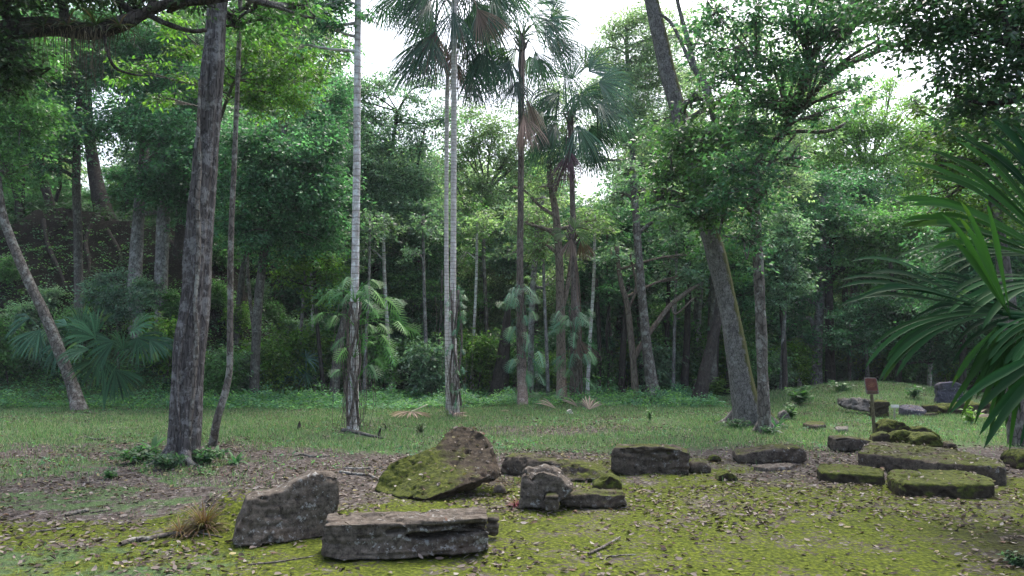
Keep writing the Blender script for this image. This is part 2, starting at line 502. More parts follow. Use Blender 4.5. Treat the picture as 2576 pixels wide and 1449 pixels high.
# ------------------------------------------------------------------ tubes
def catmull(pts, sub):
    pts = np.asarray(pts, float)
    if len(pts) < 3:
        t = np.linspace(0, 1, sub * (len(pts) - 1) + 1)[:, None]
        return pts[0] * (1 - t) + pts[-1] * t
    q = np.vstack([2 * pts[0] - pts[1], pts, 2 * pts[-1] - pts[-2]])
    out = []
    for i in range(1, len(q) - 2):
        p0, p1, p2, p3 = q[i - 1], q[i], q[i + 1], q[i + 2]
        for t in np.linspace(0, 1, sub, endpoint=False):
            out.append(0.5 * ((2 * p1) + (-p0 + p2) * t + (2 * p0 - 5 * p1 + 4 * p2 - p3) * t * t + (-p0 + 3 * p1 - 3 * p2 + p3) * t ** 3))
    out.append(pts[-1])
    return np.array(out)

def tube(soup, pts, sub=5, ring=10, rough=0.05, flute=0.0, nfl=5, seed=0, col=(0.2, 0.2, 0.2), base_flare=0.0, freq=6.0):
    """pts rows: x y z r"""
    c = catmull(pts, sub)
    xyz, r = c[:, :3], np.maximum(c[:, 3], 0.0015)
    m = len(xyz)
    t = nrm(np.gradient(xyz, axis=0))
    ref = np.array([1.0, 0, 0]) if abs(t[0][0]) < 0.8 else np.array([0, 1.0, 0])
    a = nrm(np.cross(t[0], ref)); A, B = [], []
    for i in range(m):
        a = nrm(a - t[i] * np.dot(a, t[i])); A.append(a); B.append(np.cross(t[i], a))
    A, B = np.array(A), np.array(B)
    ang = np.linspace(0, 2 * math.pi, ring, endpoint=False)
    s = np.concatenate([[0], np.cumsum(np.linalg.norm(np.diff(xyz, axis=0), axis=1))])
    R = np.repeat(r[:, None], ring, 1)
    dirs = np.cos(ang)[None, :, None] * A[:, None, :] + np.sin(ang)[None, :, None] * B[:, None, :]
    p = xyz[:, None, :] + dirs * R[..., None]
    if rough > 0:
        nz = fbm((p.reshape(-1, 3) * np.array([freq, freq, freq * 0.35])) / max(0.05, float(r.max())) * 0.12 + seed, 3, seed).reshape(m, ring)
        R = R * (1 + rough * nz * 2)
    if flute > 0:
        ph = seed * 1.7
        fl = np.cos(ang[None, :] * nfl + ph + 0.5 * np.sin(s[:, None] * 0.5)) + 0.5 * np.cos(ang[None, :] * (nfl * 2 + 1) + ph * 2)
        amt = flute * (1 + 3.0 * np.exp(-s[:, None] / 0.5))
        R = R * (1 + amt * fl * 0.5)
    if base_flare > 0:
        R = R * (1 + base_flare * np.exp(-s[:, None] / (0.9 * r[0] + 0.12)))
    p = xyz[:, None, :] + dirs * R[..., None]
    idx = np.arange(m * ring).reshape(m, ring)
    q = np.stack([idx[:-1], np.roll(idx[:-1], -1, 1), np.roll(idx[1:], -1, 1), idx[1:]], -1).reshape(-1, 4)
    soup.add(p.reshape(-1, 3), q, col)
    # end cap
    cap = Soup
    k = ring // 2
    last = idx[-1]
    qq = [[last[i], last[i + 1], last[ring - 2 - i], last[ring - 1 - i]] for i in range(k - 1)]
    if qq:
        soup.q.append(np.array(qq) + (soup.n - m * ring)); soup.c.append(np.broadcast_to(np.asarray(col, float), (len(qq), 3)))
    return xyz, r

GREENS = {
    'teal': [(0.06, 0.16, 0.085), (0.09, 0.21, 0.12), (0.045, 0.12, 0.065)],
    'mid': [(0.075, 0.18, 0.06), (0.10, 0.23, 0.08), (0.055, 0.13, 0.05)],
    'bright': [(0.10, 0.22, 0.035), (0.07, 0.18, 0.035), (0.15, 0.25, 0.04), (0.055, 0.13, 0.035)],
    'olive': [(0.17, 0.25, 0.13), (0.21, 0.29, 0.16), (0.11, 0.19, 0.09)],
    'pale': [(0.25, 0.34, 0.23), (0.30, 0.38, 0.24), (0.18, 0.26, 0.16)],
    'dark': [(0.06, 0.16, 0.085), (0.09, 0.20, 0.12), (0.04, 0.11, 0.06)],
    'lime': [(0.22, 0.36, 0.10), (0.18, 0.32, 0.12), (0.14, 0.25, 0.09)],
    'greygreen': [(0.13, 0.22, 0.15), (0.17, 0.27, 0.19), (0.09, 0.17, 0.11)],
}

def px_r(rpx, d): return rpx * d / F

def tree(name, label, trunk, blobs=(), limbs=(), leaf=(0.13, 0.06), cols='mid', bark='grey', mat=None, group=None,
         base=None, cat='tree', rough=0.06, flute=0.0, nfl=5, flare=0.25, autolimb=True, npc=34, hang=0.35, seed=None, roots=0, rootk=1.0,
         ring=14, lai=3.2, depth_k=1.0, flat=0.55):
    """trunk rows: (px, py, depth or None, r_px) ; blobs: (px, py, depth, rx_px, ry_px, lai factor)"""
    seed = seed if seed is not None else (abs(hash_s(name + label)) % 9973)
    rng = np.random.default_rng(seed)
    rows = []
    for k, (px, py, d, rp) in enumerate(trunk):
        if d is None:
            g = G(px, py); d0 = g[1]
            dn = trunk[1][2]
            if abs(d0 - dn) > 1.2:
                v = P(px, py, dn); g = np.array([v[0], dn, min(hz(v[0], dn), v[2] + 0.6)]); d0 = dn
            rows.append([g[0], g[1], g[2] - 0.35, px_r(rp, d0)])
        else:
            v = P(px, py, d); rows.append([*v, px_r(rp, d)])
    b0 = np.array([rows[0][0], rows[0][1], hz(rows[0][0], rows[0][1])])
    root = thing(name, b0, label, cat, group)
    s = Soup()
    xyz, rr = tube(s, rows, 7, ring, rough, flute, nfl, seed % 50, base_flare=flare)
    gb = np.array(rows[0][:3]); rb = rows[0][3]
    for k in range(roots):
        a = (k + rng.random() * 0.6) * 6.283 / roots; dr = np.array([math.cos(a), math.sin(a), 0.0]); ln = rb * rng.uniform(1.0, 2.6) * rootk
        q0 = b0 + dr * rb * 0.55 + np.array([0, 0, rb * 1.3]); q1 = b0 + dr * (rb + ln * 0.35) ; q2 = b0 + dr * (rb + ln) + nrm(np.array([-dr[1], dr[0], 0])) * rng.normal() * 0.1
        q1[2] = hz(q1[0], q1[1]) + rb * 0.22; q2[2] = hz(q2[0], q2[1]) - rb * 0.12
        tube(s, [[*q0, rb * 0.40], [*q1, rb * 0.32], [*q2, rb * 0.14]], 6, 8, 0.15, seed=k)
    for lb in limbs:
        lr = [[*P(px, py, d), px_r(rp, d)] for (px, py, d, rp) in lb]
        tube(s, lr, 5, 8, rough, seed=seed % 50 + 3)
    cs = Soup()
    for (px, py, d, rx, ry, f) in blobs:
        if d >= 24: f = f * (1.05 if cols in ('pale', 'olive', 'lime', 'greygreen') else 1.25)
        c = P(px, py, d)
        rad = np.array([px_r(rx, d), px_r((rx + ry) / 2, d) * depth_k, px_r(ry, d)])
        cc = blob_leaves(cs, c, rad, lai * f, leaf[0], leaf[1], GREENS[cols] if isinstance(cols, str) else cols, rng, npc=npc, hang=hang, flat=flat)
        if autolimb:
            dist = np.linalg.norm(xyz - (c - np.array([0, 0, 0.6 * rad[2]])), axis=1) + 3.0 * (xyz[:, 2] > c[2])
            k = int(np.argmin(dist)); st = xyz[k]; r0 = min(rr[k] * 0.6, 0.09)
            mid = (st + c) / 2 + rng.normal(size=3) * 0.15 + np.array([0, 0, 0.1])
            tube(s, [[*st, r0], [*mid, r0 * 0.7], [*c, r0 * 0.4]], 4, 6, 0.05, seed=3)
            for j in range(min(7, len(cc))):
                e = cc[rng.integers(0, len(cc))]
                m2 = (c + e) / 2 + rng.normal(size=3) * 0.12
                stt = mid if j % 2 else c
                tube(s, [[*stt, r0 * 0.4], [*m2, r0 * 0.25], [*e, 0.006]], 3, 5, 0.0)
    add_obj("trunk", s.mesh("trunk", BARK[bark], b0, True), root)
    if cs.v:
        add_obj("crown", cs.mesh("crown", mat or MAT_LEAF, b0), root)
    return root

def hash_s(t):
    h = 7
    for ch in t: h = (h * 131 + ord(ch)) & 0x7FFFFFFF
    return h

# ------------------------------------------------------------------ ground
def cover_at(x, y):
    """moss, grass, darkening shares at a ground point (plants, dark litter, painted mound shade)"""
    p = np.stack([x, y], 1)
    n = fbm(p * 0.45, 3, 77)
    n2 = fbm(p * 1.3, 3, 78)
    px = CXP + F * x / np.maximum(y, 1)
    moss = sstep(11.6, 9.3, y + 0.9 * n) * sstep(-3.6, -1.5, x + 1.0 * n + (8.5 - y) * 0.9)
    moss = np.maximum(moss, 0.85 * sstep(13.3, 11.5, y) * sstep(0.2, 1.6, x) * sstep(4.2, 2.4, x))
    moss = np.maximum(moss, 0.9 * sstep(8.1, 7.2, y + 0.5 * n))
    sw = np.exp(-(((x + 2.6) / 0.7) ** 2 + ((y - 8.1) / 0.55) ** 2))
    moss = np.maximum(moss, 1.3 * sw)
    path = sstep(0.35, 0.9, np.exp(-(((x + 2.2) / 2.6) ** 2 + ((y - 10.3) / 1.6) ** 2)) + 0.25 * n)
    moss = np.clip(moss, 0, 1.1) * (0.80 + 0.25 * n2) * (1 - 0.95 * path)
    grass = sstep(11.6, 14.6, y + 1.6 * n + 0.6 * n2)
    grass = np.maximum(grass, 0.85 * sstep(-2.2, -4.4, x + n) * sstep(7.0, 8.5, y) * sstep(-0.25, 0.2, n2))
    grass = np.maximum(grass, 0.6 * sstep(-1.5, -2.6, x + 0.5 * n) * sstep(7.2, 6.2, y))
    bare = np.exp(-(((x - 1.2) / 4.2) ** 2 + ((y - 16.3) / 1.5) ** 2)) + 0.25 * n
    grass = grass * (1 - 0.75 * sstep(0.45, 0.9, bare)) * (1 - 0.5 * sstep(0.0, 0.4, n2) * sstep(17, 13, y))
    dark = np.maximum(sstep(25, 29, y + n) * 0.85, 1.0 * sstep(0.8, 2.2, height(x, y)) * (x < -4)) * (1 - 0.8 * sstep(8, 11, x) * sstep(34, 31, y))  # canopy shade on the mound painted into the soil, besides dark humus
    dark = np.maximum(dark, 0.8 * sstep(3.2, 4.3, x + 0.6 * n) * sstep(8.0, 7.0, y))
    return moss, grass, dark

def build_ground():
    ys = [-30, -15, -6, 0, 2, 3.2]
    y = 4.0
    while y < 30:
        ys.append(y); y *= 1.0065
    while y < 240:
        ys.append(y); y *= 1.03
    ys = np.array(ys)
    u = np.linspace(-1, 1, 521)
    fan = np.sign(u) * (0.78 * np.abs(u) + 0.5 * np.abs(u) ** 9)
    Y = np.repeat(ys[:, None], len(u), 1)
    X = fan[None, :] * np.maximum(Y, 9.0) * np.where(Y > 60, 1.5, 1.0) * 1.0
    x, yy = X.ravel(), Y.ravel()
    z = height(x, yy)
    near = sstep(26, 10, yy)
    p = np.stack([x, yy], 1)
    z = z + near * (0.012 * fbm(p * 7, 3, 51) + 0.006 * fbm(p * 22, 2, 52))
    z = np.where(yy > 70, z * 0.3, z)
    v = np.stack([x, yy, z], 1)
    m, n = X.shape
    idx = np.arange(m * n).reshape(m, n)
    q = np.stack([idx[:-1, :-1], idx[:-1, 1:], idx[1:, 1:], idx[1:, :-1]], -1).reshape(-1, 4)
    me = quad_mesh("ground", v, q, ground_material(), None, True)
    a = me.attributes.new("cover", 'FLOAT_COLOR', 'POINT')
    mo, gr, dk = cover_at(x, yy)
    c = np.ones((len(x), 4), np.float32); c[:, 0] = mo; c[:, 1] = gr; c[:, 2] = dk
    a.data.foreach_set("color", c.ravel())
    o = add_obj("ground", me)
    props(o, kind='structure')
build_ground()

def scatter_points(n, y0, y1, rng, tmax=0.72):
    """points roughly even over the ground in front of the camera"""
    y = np.sqrt(rng.random(n) * (y1 ** 2 - y0 ** 2) + y0 ** 2)
    x = (rng.random(n) * 2 - 1) * tmax * y
    return x, y

# leaf litter ----------------------------------------------------------
LITTER = np.array([(0.16, 0.135, 0.12), (0.10, 0.078, 0.065), (0.055, 0.042, 0.036), (0.24, 0.215, 0.20), (0.11, 0.07, 0.055), (0.22, 0.19, 0.10), (0.025, 0.02, 0.018)])
def litter_leaves(soup, base, rng, size, cols=LITTER, w=None, tilt=0.35):
    n = len(base)
    a = rng.random(n) * 2 * math.pi
    axis = np.stack([np.cos(a), np.sin(a), rng.normal(size=n) * tilt * 0.6], 1)
    nor = nrm(np.stack([rng.normal(size=n) * tilt, rng.normal(size=n) * tilt, np.ones(n)], 1))
    axis = nrm(axis); s = nrm(np.cross(axis, nor)); nn = np.cross(s, axis)
    Lh = (size * rng.uniform(0.6, 1.35, n))[:, None]; W = Lh * rng.uniform(0.34, 0.55, n)[:, None]
    curl = rng.uniform(-0.1, 0.45, n)[:, None]
    b = base + np.array([0, 0, 0.006])
    e0 = b + nn * Lh * curl * 0.5; e1 = b + axis * Lh + nn * Lh * curl * 0.6
    m0 = b + axis * Lh * 0.3; m1 = b + axis * Lh * 0.7
    sd = nn * W * rng.uniform(0.0, 0.5, n)[:, None]
    v = np.stack([e0, m0 + s * W * 0.5 + sd, m1 + s * W * 0.45 + sd, e1, m1 - s * W * 0.45 + sd, m0 - s * W * 0.5 + sd, m0, m1], 1)
    i = np.arange(n)[:, None] * 8
    q = np.concatenate([i + np.array([[0, 1, 2, 7]]), i + np.array([[0, 7, 4, 5]]), i + np.array([[7, 2, 3, 4]])], 1).reshape(-1, 4)
    k = rng.choice(len(cols), n, p=w)
    c = np.asarray(cols)[k] * rng.uniform(0.75, 1.3, (n, 1))
    soup.add(v.reshape(-1, 3), q, np.repeat(c, 3, 0))

def build_litter():
    rng = np.random.default_rng(3)
    x, y = scatter_points(140000, 4.4, 26, rng, 0.74)
    mo, gr, dk = cover_at(x, y)
    p = np.stack([x, y], 1)
    cl = fbm(p * 1.1, 3, 91) + 0.35 * fbm(p * 4.0, 2, 92)
    keep = rng.random(len(x)) < np.clip(0.40 + 1.5 * cl + 0.25 * (1 - mo) - 0.35 * np.clip(gr, 0, 1) * (y > 12), 0.10, 1.0)
    x, y = x[keep], y[keep]
    s = Soup()
    litter_leaves(s, np.stack([x, y, height(x, y)], 1), rng, 0.056, w=[.26, .23, .17, .08, .06, .05, .15])
    o = add_obj("leaf_litter", s.mesh("leaf_litter", MAT_DRY))
    props(o, "fallen brown and grey leaves scattered over moss and soil", "leaf litter", kind='stuff')
build_litter()

def build_grass():
    rng = np.random.default_rng(4)
    s = Soup()
    def blades(x, y, hgt, wid, cols, lean=0.5):
        n = len(x); z = height(x, y)
        a = rng.random(n) * 6.283
        b = np.stack([x, y, z], 1)
        sd = np.stack([np.cos(a), np.sin(a), np.zeros(n)], 1) * wid
        ln = rng.normal(size=(n, 3)) * lean; ln[:, 2] = 1
        ln = nrm(ln) * (hgt * rng.uniform(0.5, 1.4, n))[:, None]
        v = np.stack([b - sd, b + sd, b + ln + sd * 0.15, b + ln - sd * 0.15], 1)
        cols = np.asarray(cols)
        c = cols[rng.integers(0, len(cols), n)] * rng.uniform(0.75, 1.3, (n, 1))
        s.add(v.reshape(-1, 3), np.arange(n * 4).reshape(n, 4), c)
    gcols = [(0.10, 0.22, 0.08), (0.08, 0.17, 0.07), (0.05, 0.10, 0.04), (0.09, 0.155, 0.06), (0.21, 0.24, 0.15), (0.25, 0.24, 0.18), (0.15, 0.25, 0.11)]
    x, y = scatter_points(330000, 9.5, 27, rng, 0.70)
    mo, gr, dk = cover_at(x, y)
    n = fbm(np.stack([x, y], 1) * 0.9, 3, 17)
    keep = rng.random(len(x)) < np.clip(gr * (0.75 + 1.2 * n), 0.03, 1) * np.where(y < 13, 0.5, 1)
    x, y = x[keep], y[keep]
    blades(x, y, 0.075, 0.006, gcols)
    x, y = scatter_points(40000, 4.6, 10, rng, 0.70)
    mo, gr, dk = cover_at(x, y)
    keep = rng.random(len(x)) < np.clip(gr, 0, 1) * 0.6
    blades(x[keep], y[keep], 0.035, 0.003, gcols)
    o = add_obj("grass", s.mesh("grass", MAT_GRASS))
    props(o, "short green grass covering the middle of the clearing", "grass", kind='stuff')
    # broad-leaved weeds at the edge of the clearing and up the mound
    s2 = Soup()
    def weeds(x, y, hmax, size, cols, per=10):
        n = len(x); z = height(x, y)
        base = np.repeat(np.stack([x, y, z], 1), per, 0)
        m = n * per
        tall = np.exp(1.5 * fbm(np.stack([x, y], 1) * 1.1, 3, 23)) if hmax > 0.1 else np.ones(n)
        hh = np.repeat(hmax * tall * rng.uniform(0.4, 1.2, n), per) * rng.random(m) ** 0.7
        base = base + np.stack([rng.normal(size=m) * hmax * 0.35, rng.normal(size=m) * hmax * 0.35, hh], 1)
        a = rng.random(m) * 6.283
        axis = np.stack([np.cos(a), np.sin(a), rng.normal(size=m) * 0.35 - 0.1], 1)
        nor = np.stack([rng.normal(size=m) * 0.5, rng.normal(size=m) * 0.5 - 0.25, np.ones(m)], 1)
        cols = np.asarray(cols)
        k = np.repeat(rng.integers(0, len(cols), n), per)
        c = cols[k] * rng.uniform(0.7, 1.35, (m, 1)) * np.repeat(rng.uniform(0.8, 1.2, (n, 1)), per, 0)
        sz = rng.uniform(0.6, 1.3, m)
        leaf_quads(s2, base, axis, nrm(nor), size * sz, size * 0.55 * sz, c)
    wc = [(0.075, 0.20, 0.09), (0.10, 0.26, 0.075), (0.06, 0.16, 0.09), (0.13, 0.29, 0.07), (0.08, 0.19, 0.10)]
    x, y = scatter_points(30000, 20.0, 30, rng, 0.72)
    n1 = fbm(np.stack([x, y], 1) * 0.6, 3, 19)
    edge = np.where(x < -1, 21.8, np.where(x < 6, 22.6, 31.0)) + 1.2 * n1
    m = height(x, y)
    keep = (y > edge) & (rng.random(len(x)) < np.clip(0.75 + n1, 0, 1)) & ~((x > 7.5) & (y < 31.5))
    keep &= rng.random(len(x)) < np.clip(1.25 - height(x, y) * 0.28, 0.22, 1)
    weeds(x[keep], y[keep], 0.24, 0.085, wc)
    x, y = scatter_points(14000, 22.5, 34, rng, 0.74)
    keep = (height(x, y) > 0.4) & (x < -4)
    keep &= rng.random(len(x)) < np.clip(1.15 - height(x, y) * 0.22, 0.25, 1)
    weeds(x[keep], y[keep], 0.22, 0.11, [(0.02, 0.055, 0.03), (0.03, 0.07, 0.04), (0.02, 0.045, 0.022)], 8)  # weeds darkened to carry the mound's shade in their colour
    x, y = scatter_points(9000, 30, 52, rng, 0.74)
    keep = ~((x > 7.5) & (y < 34))
    weeds(x[keep], y[keep], 0.55, 0.16, [(0.03, 0.07, 0.035), (0.04, 0.09, 0.04), (0.05, 0.11, 0.05)], 12)
    # sparse low weeds in the clearing
    x, y = scatter_points(2600, 10.5, 22, rng, 0.70)
    n1 = fbm(np.stack([x, y], 1) * 0.8, 3, 29)
    mo, gr, dk = cover_at(x, y)
    keep = (n1 > 0.05) & ((gr > 0.3) | ((x < -2) & (y < 14)))
    weeds(x[keep], y[keep], 0.06, 0.05, wc, 6)
    o = add_obj("undergrowth", s2.mesh("undergrowth", MAT_GRASS))
    props(o, "low leafy green weeds along the edge of the clearing and up the mound", "undergrowth", kind='stuff')
build_grass()
# ------------------------------------------------------------------ stones
def solid(name, label, cat, front, ext, mat, vox=0.02, amp=0.02, strata=0.012, smooth_it=3, dispf=None, group=None, mossf=None, seed=0):
    """front: outline as world points, ext: vector (or second outline) giving the other side"""
    A = np.array(front, float)
    B = A + np.array(ext, float) if np.ndim(ext) == 1 else np.array(ext, float)
    n = len(A)
    cen = (A.mean(0) + B.mean(0)) / 2
    base = np.array([cen[0], cen[1], hz(cen[0], cen[1])])
    tmp = bpy.data.meshes.new("tmp")
    verts = [tuple(v - base) for v in np.vstack([A, B])]
    ca, cb = tuple(A.mean(0) - base), tuple(B.mean(0) - base)
    verts += [ca, cb]
    faces = []
    for i in range(n):
        j = (i + 1) % n
        faces += [(i, j, n + j, n + i), (2 * n, j, i), (2 * n + 1, n + i, n + j)]
    tmp.from_pydata(verts, [], faces)
    tmp.update()
    o = bpy.data.objects.new("tmp", tmp); COL.objects.link(o)
    md = o.modifiers.new("r", 'REMESH'); md.mode = 'VOXEL'; md.voxel_size = vox
    dg = bpy.context.evaluated_depsgraph_get()
    ev = o.evaluated_get(dg)
    me = bpy.data.meshes.new_from_object(ev)
    bpy.data.objects.remove(o)
    m = len(me.vertices)
    co = np.empty(m * 3); me.vertices.foreach_get("co", co); co = co.reshape(-1, 3)
    ed = np.empty(len(me.edges) * 2, dtype=np.int64); me.edges.foreach_get("vertices", ed); ed = ed.reshape(-1, 2)
    deg = np.bincount(ed.ravel(), minlength=m)[:, None].astype(float)
    for it in range(smooth_it):
        acc = np.stack([np.bincount(ed[:, 0], co[ed[:, 1], k], m) + np.bincount(ed[:, 1], co[ed[:, 0], k], m) for k in range(3)], 1)
        co = 0.4 * co + 0.6 * acc / np.maximum(deg, 1)
    me.vertices.foreach_set("co", co.ravel()); me.update()
    no = np.empty(m * 3); me.vertices.foreach_get("normal", no); no = no.reshape(-1, 3)
    sd = seed + hash_s(label) % 97
    w = co + base
    d = amp * (fbm(w * 3.2 + sd, 4, sd) * 1.7 + 0.8 * fbm(w * 14 + sd, 3, sd + 4))
    d = d - amp * 2.0 * sstep(0.30, 0.34, fbm(w * 5.5 + sd, 2, sd + 31)) 
    side = 1 - np.abs(no[:, 2]) ** 2
    zz = w * np.array([1.6, 1.6, 20]) + 0.3 * sd
    lay = fbm(zz, 3, sd + 9)
    d = d + strata * side * lay * 1.6 - strata * 2.2 * side * sstep(0.25, 0.5, lay)
    pits = fbm(w * 9 + sd, 2, sd + 14)
    d = d - amp * 1.2 * sstep(0.3, 0.55, pits)
    if dispf is not None:
        d2 = dispf(w, no)
        if d2.ndim == 2: co = co + d2
        else: d = d + d2
    co = co + no * d[:, None]
    me.vertices.foreach_set("co", co.ravel())
    me.polygons.foreach_set("use_smooth", np.ones(len(me.polygons), dtype=bool))
    me.update()
    me.materials.clear(); me.materials.append(STONE[mat] if isinstance(mat, str) else mat)
    if mossf is not None:
        px, py = toD(co + base)
        at = me.attributes.new("mossk", 'FLOAT', 'POINT'); at.data.foreach_set("value", np.asarray(mossf(px, py), dtype=np.float32))
    me.name = name
    ob = add_obj(name, me, None, base)
    props(ob, label, cat, group, 'thing')
    return ob

def face_rock(name, label, pts, d, ext, mat, **kw):
    f = [P(p[0], p[1], p[2] if len(p) > 2 else d) for p in pts]
    return solid(name, label, kw.pop('cat', 'stone'), f, ext, mat, **kw)

def slab(name, label, pts, z, depth, mat, **kw):
    zs = z if isinstance(z, (list, tuple)) else [z] * len(pts)
    f = [Z(px, py, zz) for (px, py), zz in zip(pts, zs)]
    return solid(name, label, kw.pop('cat', 'stone slab'), f, (0.0, 0.0, -depth), mat, **kw)

def crack_fn(lines):
    def f(w, no):
        px, py = toD(w)
        d = np.zeros(len(w))
        for pts, width, dep in lines:
            pts = np.array(pts, float)
            yc = np.interp(px, pts[:, 0], pts[:, 1])
            inside = (px > pts[0, 0]) & (px < pts[-1, 0])
            t = np.clip((px - pts[0, 0]) / (pts[-1, 0] - pts[0, 0]), 0, 1)
            wd = width * (0.25 + np.sin(np.clip(t, 0, 1) * 3.1) ** 0.5 * 0.9) if pts[-1, 0] - pts[0, 0] < 1e5 else width
            k = np.exp(-((py - yc) / np.maximum(wd, 0.3)) ** 2 * 1.2) * inside
            d = np.maximum(d, k * dep)
        return -d * (no[:, 1] < 0.1)
    return f

face_rock("upright_stone_slab", "dark lichen-spotted stone slab rising to a square right end, left of the long cracked block",
    [(583, 1374, 6.62), (599, 1317, 6.66), (622, 1258, 6.72), (640, 1248, 6.75), (670, 1247, 6.8), (705, 1236, 6.86), (754, 1207, 6.95), (793, 1188, 7.0), (852, 1193, 7.08), (853, 1345, 7.08), (807, 1355, 6.98), (720, 1368, 6.8), (663, 1378, 6.68)],
    7, (-0.10, 0.26, 0.0), 'dark', vox=0.016, amp=0.016, strata=0.006,
    dispf=crack_fn([([(700, 1262), (712, 1300), (716, 1302)], 6, 0.02), ([(640, 1275), (690, 1270), (735, 1268)], 4, 0.012)]))
face_rock("long_stone_block", "long low dark stone block with a deep horizontal crack, nearest in the foreground",
    [(808, 1400, 6.25), (805, 1349, 6.25), (816, 1322, 6.27), (880, 1319, 6.27), (1000, 1317, 6.3), (1100, 1311, 6.33), (1200, 1303, 6.38), (1228, 1303, 6.42), (1230, 1387, 6.42), (1180, 1391, 6.38), (1140, 1397, 6.35), (1000, 1405, 6.27), (860, 1412, 6.22)],
    6.3, [P(818, 1395, 6.62), P(815, 1330, 6.62), P(826, 1292, 6.64), P(885, 1289, 6.66), P(1000, 1286, 6.7), P(1100, 1281, 6.74), P(1196, 1275, 6.8), P(1224, 1275, 6.82), P(1228, 1375, 6.82), P(1180, 1379, 6.8), P(1140, 1384, 6.74), P(1000, 1390, 6.68), P(860, 1396, 6.62)],
    'dark', vox=0.010, amp=0.010, strata=0.010, smooth_it=3,
    dispf=crack_fn([([(1020, 1350), (1080, 1352), (1130, 1345), (1190, 1333), (1250, 1327)], 6.0, 0.34), ([(1050, 1326), (1100, 1328), (1150, 1326), (1250, 1319)], 3.6, 0.12), ([(970, 1340), (1000, 1336), (1020, 1334)], 6, 0.08), ([(895, 1352), (930, 1354), (960, 1350)], 3, 0.015)]))
face_rock("small_stone_block", "small mossy stone block behind the right end of the long cracked block",
    [(1222, 1348), (1222, 1302), (1240, 1300), (1254, 1306), (1254, 1346), (1245, 1350)], 6.95, (0.0, 0.14, 0), 'darkmoss', vox=0.012, amp=0.008)
face_rock("tilted_mossy_slab", "big leaning stone slab, green moss on its left and brown at its raised right",
    [(940, 1234, 9.15), (955, 1200, 9.25), (979, 1166, 9.38), (1020, 1148, 9.45), (1063, 1136, 9.5), (1094, 1122, 9.55), (1108, 1109, 9.6), (1118, 1090, 9.68), (1137, 1076, 9.75), (1162, 1069, 9.8), (1190, 1076, 9.77), (1211, 1090, 9.7), (1228, 1112, 9.55), (1238, 1150, 9.3), (1244, 1180, 9.12), (1232, 1197, 9.0), (1190, 1212, 8.85), (1141, 1231, 8.75), (1070, 1256, 8.62), (1000, 1251, 8.8)],
    9, (0.07, 0.20, -0.085), 'brownmoss', vox=0.018, amp=0.018, strata=0.006, smooth_it=3,
    mossf=lambda px, py: np.clip(0.36 - (px - 940) / 300.0 * 0.80 - np.clip((1130 - py) / 60.0, 0, 1) * 0.12, -0.5, 0.5))
face_rock("fallen_stone_slab", "long low grey slab with a mossy square left end, right of the tilted mossy slab",
    [(1258, 1187, 10.5), (1268, 1148, 10.5), (1319, 1152, 10.4), (1397, 1162, 10.2), (1478, 1175, 10.0), (1524, 1194, 9.85), (1512, 1206, 9.8), (1444, 1212, 9.9), (1424, 1210, 10.0), (1390, 1205, 10.1), (1319, 1199, 10.35), (1289, 1199, 10.45)],
    10.1, (0.10, 0.34, 0.02), 'darkmoss', vox=0.018, amp=0.016, strata=0.008)
face_rock("broken_stone_block", "dark angular broken block with white lichen dots, in front of the fallen slab",
    [(1309, 1279), (1309, 1203), (1322, 1190), (1345, 1192), (1367, 1184), (1390, 1192), (1411, 1197), (1422, 1216), (1438, 1232), (1431, 1248), (1407, 1262), (1380, 1279)], 8.2, (0.03, 0.34, 0.03), 'dark', smooth_it=1, vox=0.016, amp=0.024, strata=0.006)
face_rock("stone_cube", "small cube of dark stone against the right foot of the broken block",
    [(1371, 1286), (1371, 1250), (1400, 1246), (1407, 1250), (1408, 1284)], 8.08, (0.0, 0.16, 0.01), 'darkmoss', vox=0.013, amp=0.007)
face_rock("flat_stone_block", "flat layered block lying right of the broken block with moss at its end",
    [(1407, 1276), (1409, 1252), (1455, 1244), (1505, 1241), (1570, 1245), (1577, 1272), (1529, 1280), (1444, 1277)], 8.3, (0.02, 0.30, 0.0), 'darkmoss', vox=0.014, amp=0.012, strata=0.012)
face_rock("mossy_stone", "pointed green mossy stone behind the flat layered block",
    [(1492, 1236), (1495, 1219), (1519, 1207), (1534, 1194), (1556, 1206), (1566, 1216), (1566, 1234)], 9.2, (0.03, 0.3, 0), 'moss', vox=0.016, amp=0.02)
face_rock("square_stone_block", "squat square-ended weathered stone block standing alone at the centre right",
    [(1537, 1184), (1536, 1145), (1544, 1126), (1600, 1124), (1650, 1123), (1700, 1128), (1739, 1140), (1732, 1195), (1658, 1199), (1597, 1198), (1555, 1190)],
    10.4, [P(1546, 1178, 10.95), P(1545, 1140, 10.95), P(1552, 1118, 10.95), P(1602, 1115, 10.95), P(1650, 1114, 10.95), P(1693, 1119, 10.95), P(1728, 1131, 10.9), P(1722, 1184, 10.9), P(1658, 1188, 10.95), P(1600, 1187, 10.95), P(1560, 1182, 10.95)],
    'darkmoss', vox=0.018, amp=0.018, strata=0.018, dispf=crack_fn([([(1640, 1137), (1665, 1136), (1690, 1138)], 4, 0.07)]))
face_rock("small_dark_stone", "small rounded dark stone beside the right end of the square-ended block",
    [(1737, 1188), (1739, 1168), (1755, 1162), (1780, 1167), (1790, 1178), (1788, 1188)], 10.6, (0.02, 0.22, 0), 'darkmoss', vox=0.016, amp=0.016)
face_rock("mossy_lump", "low mossy lump alone on the moss right of the square-ended block",
    [(1803, 1213), (1808, 1196), (1826, 1188), (1846, 1190), (1860, 1201), (1866, 1213)], 9.85, (0.0, 0.2, 0), 'moss', vox=0.016, amp=0.02)
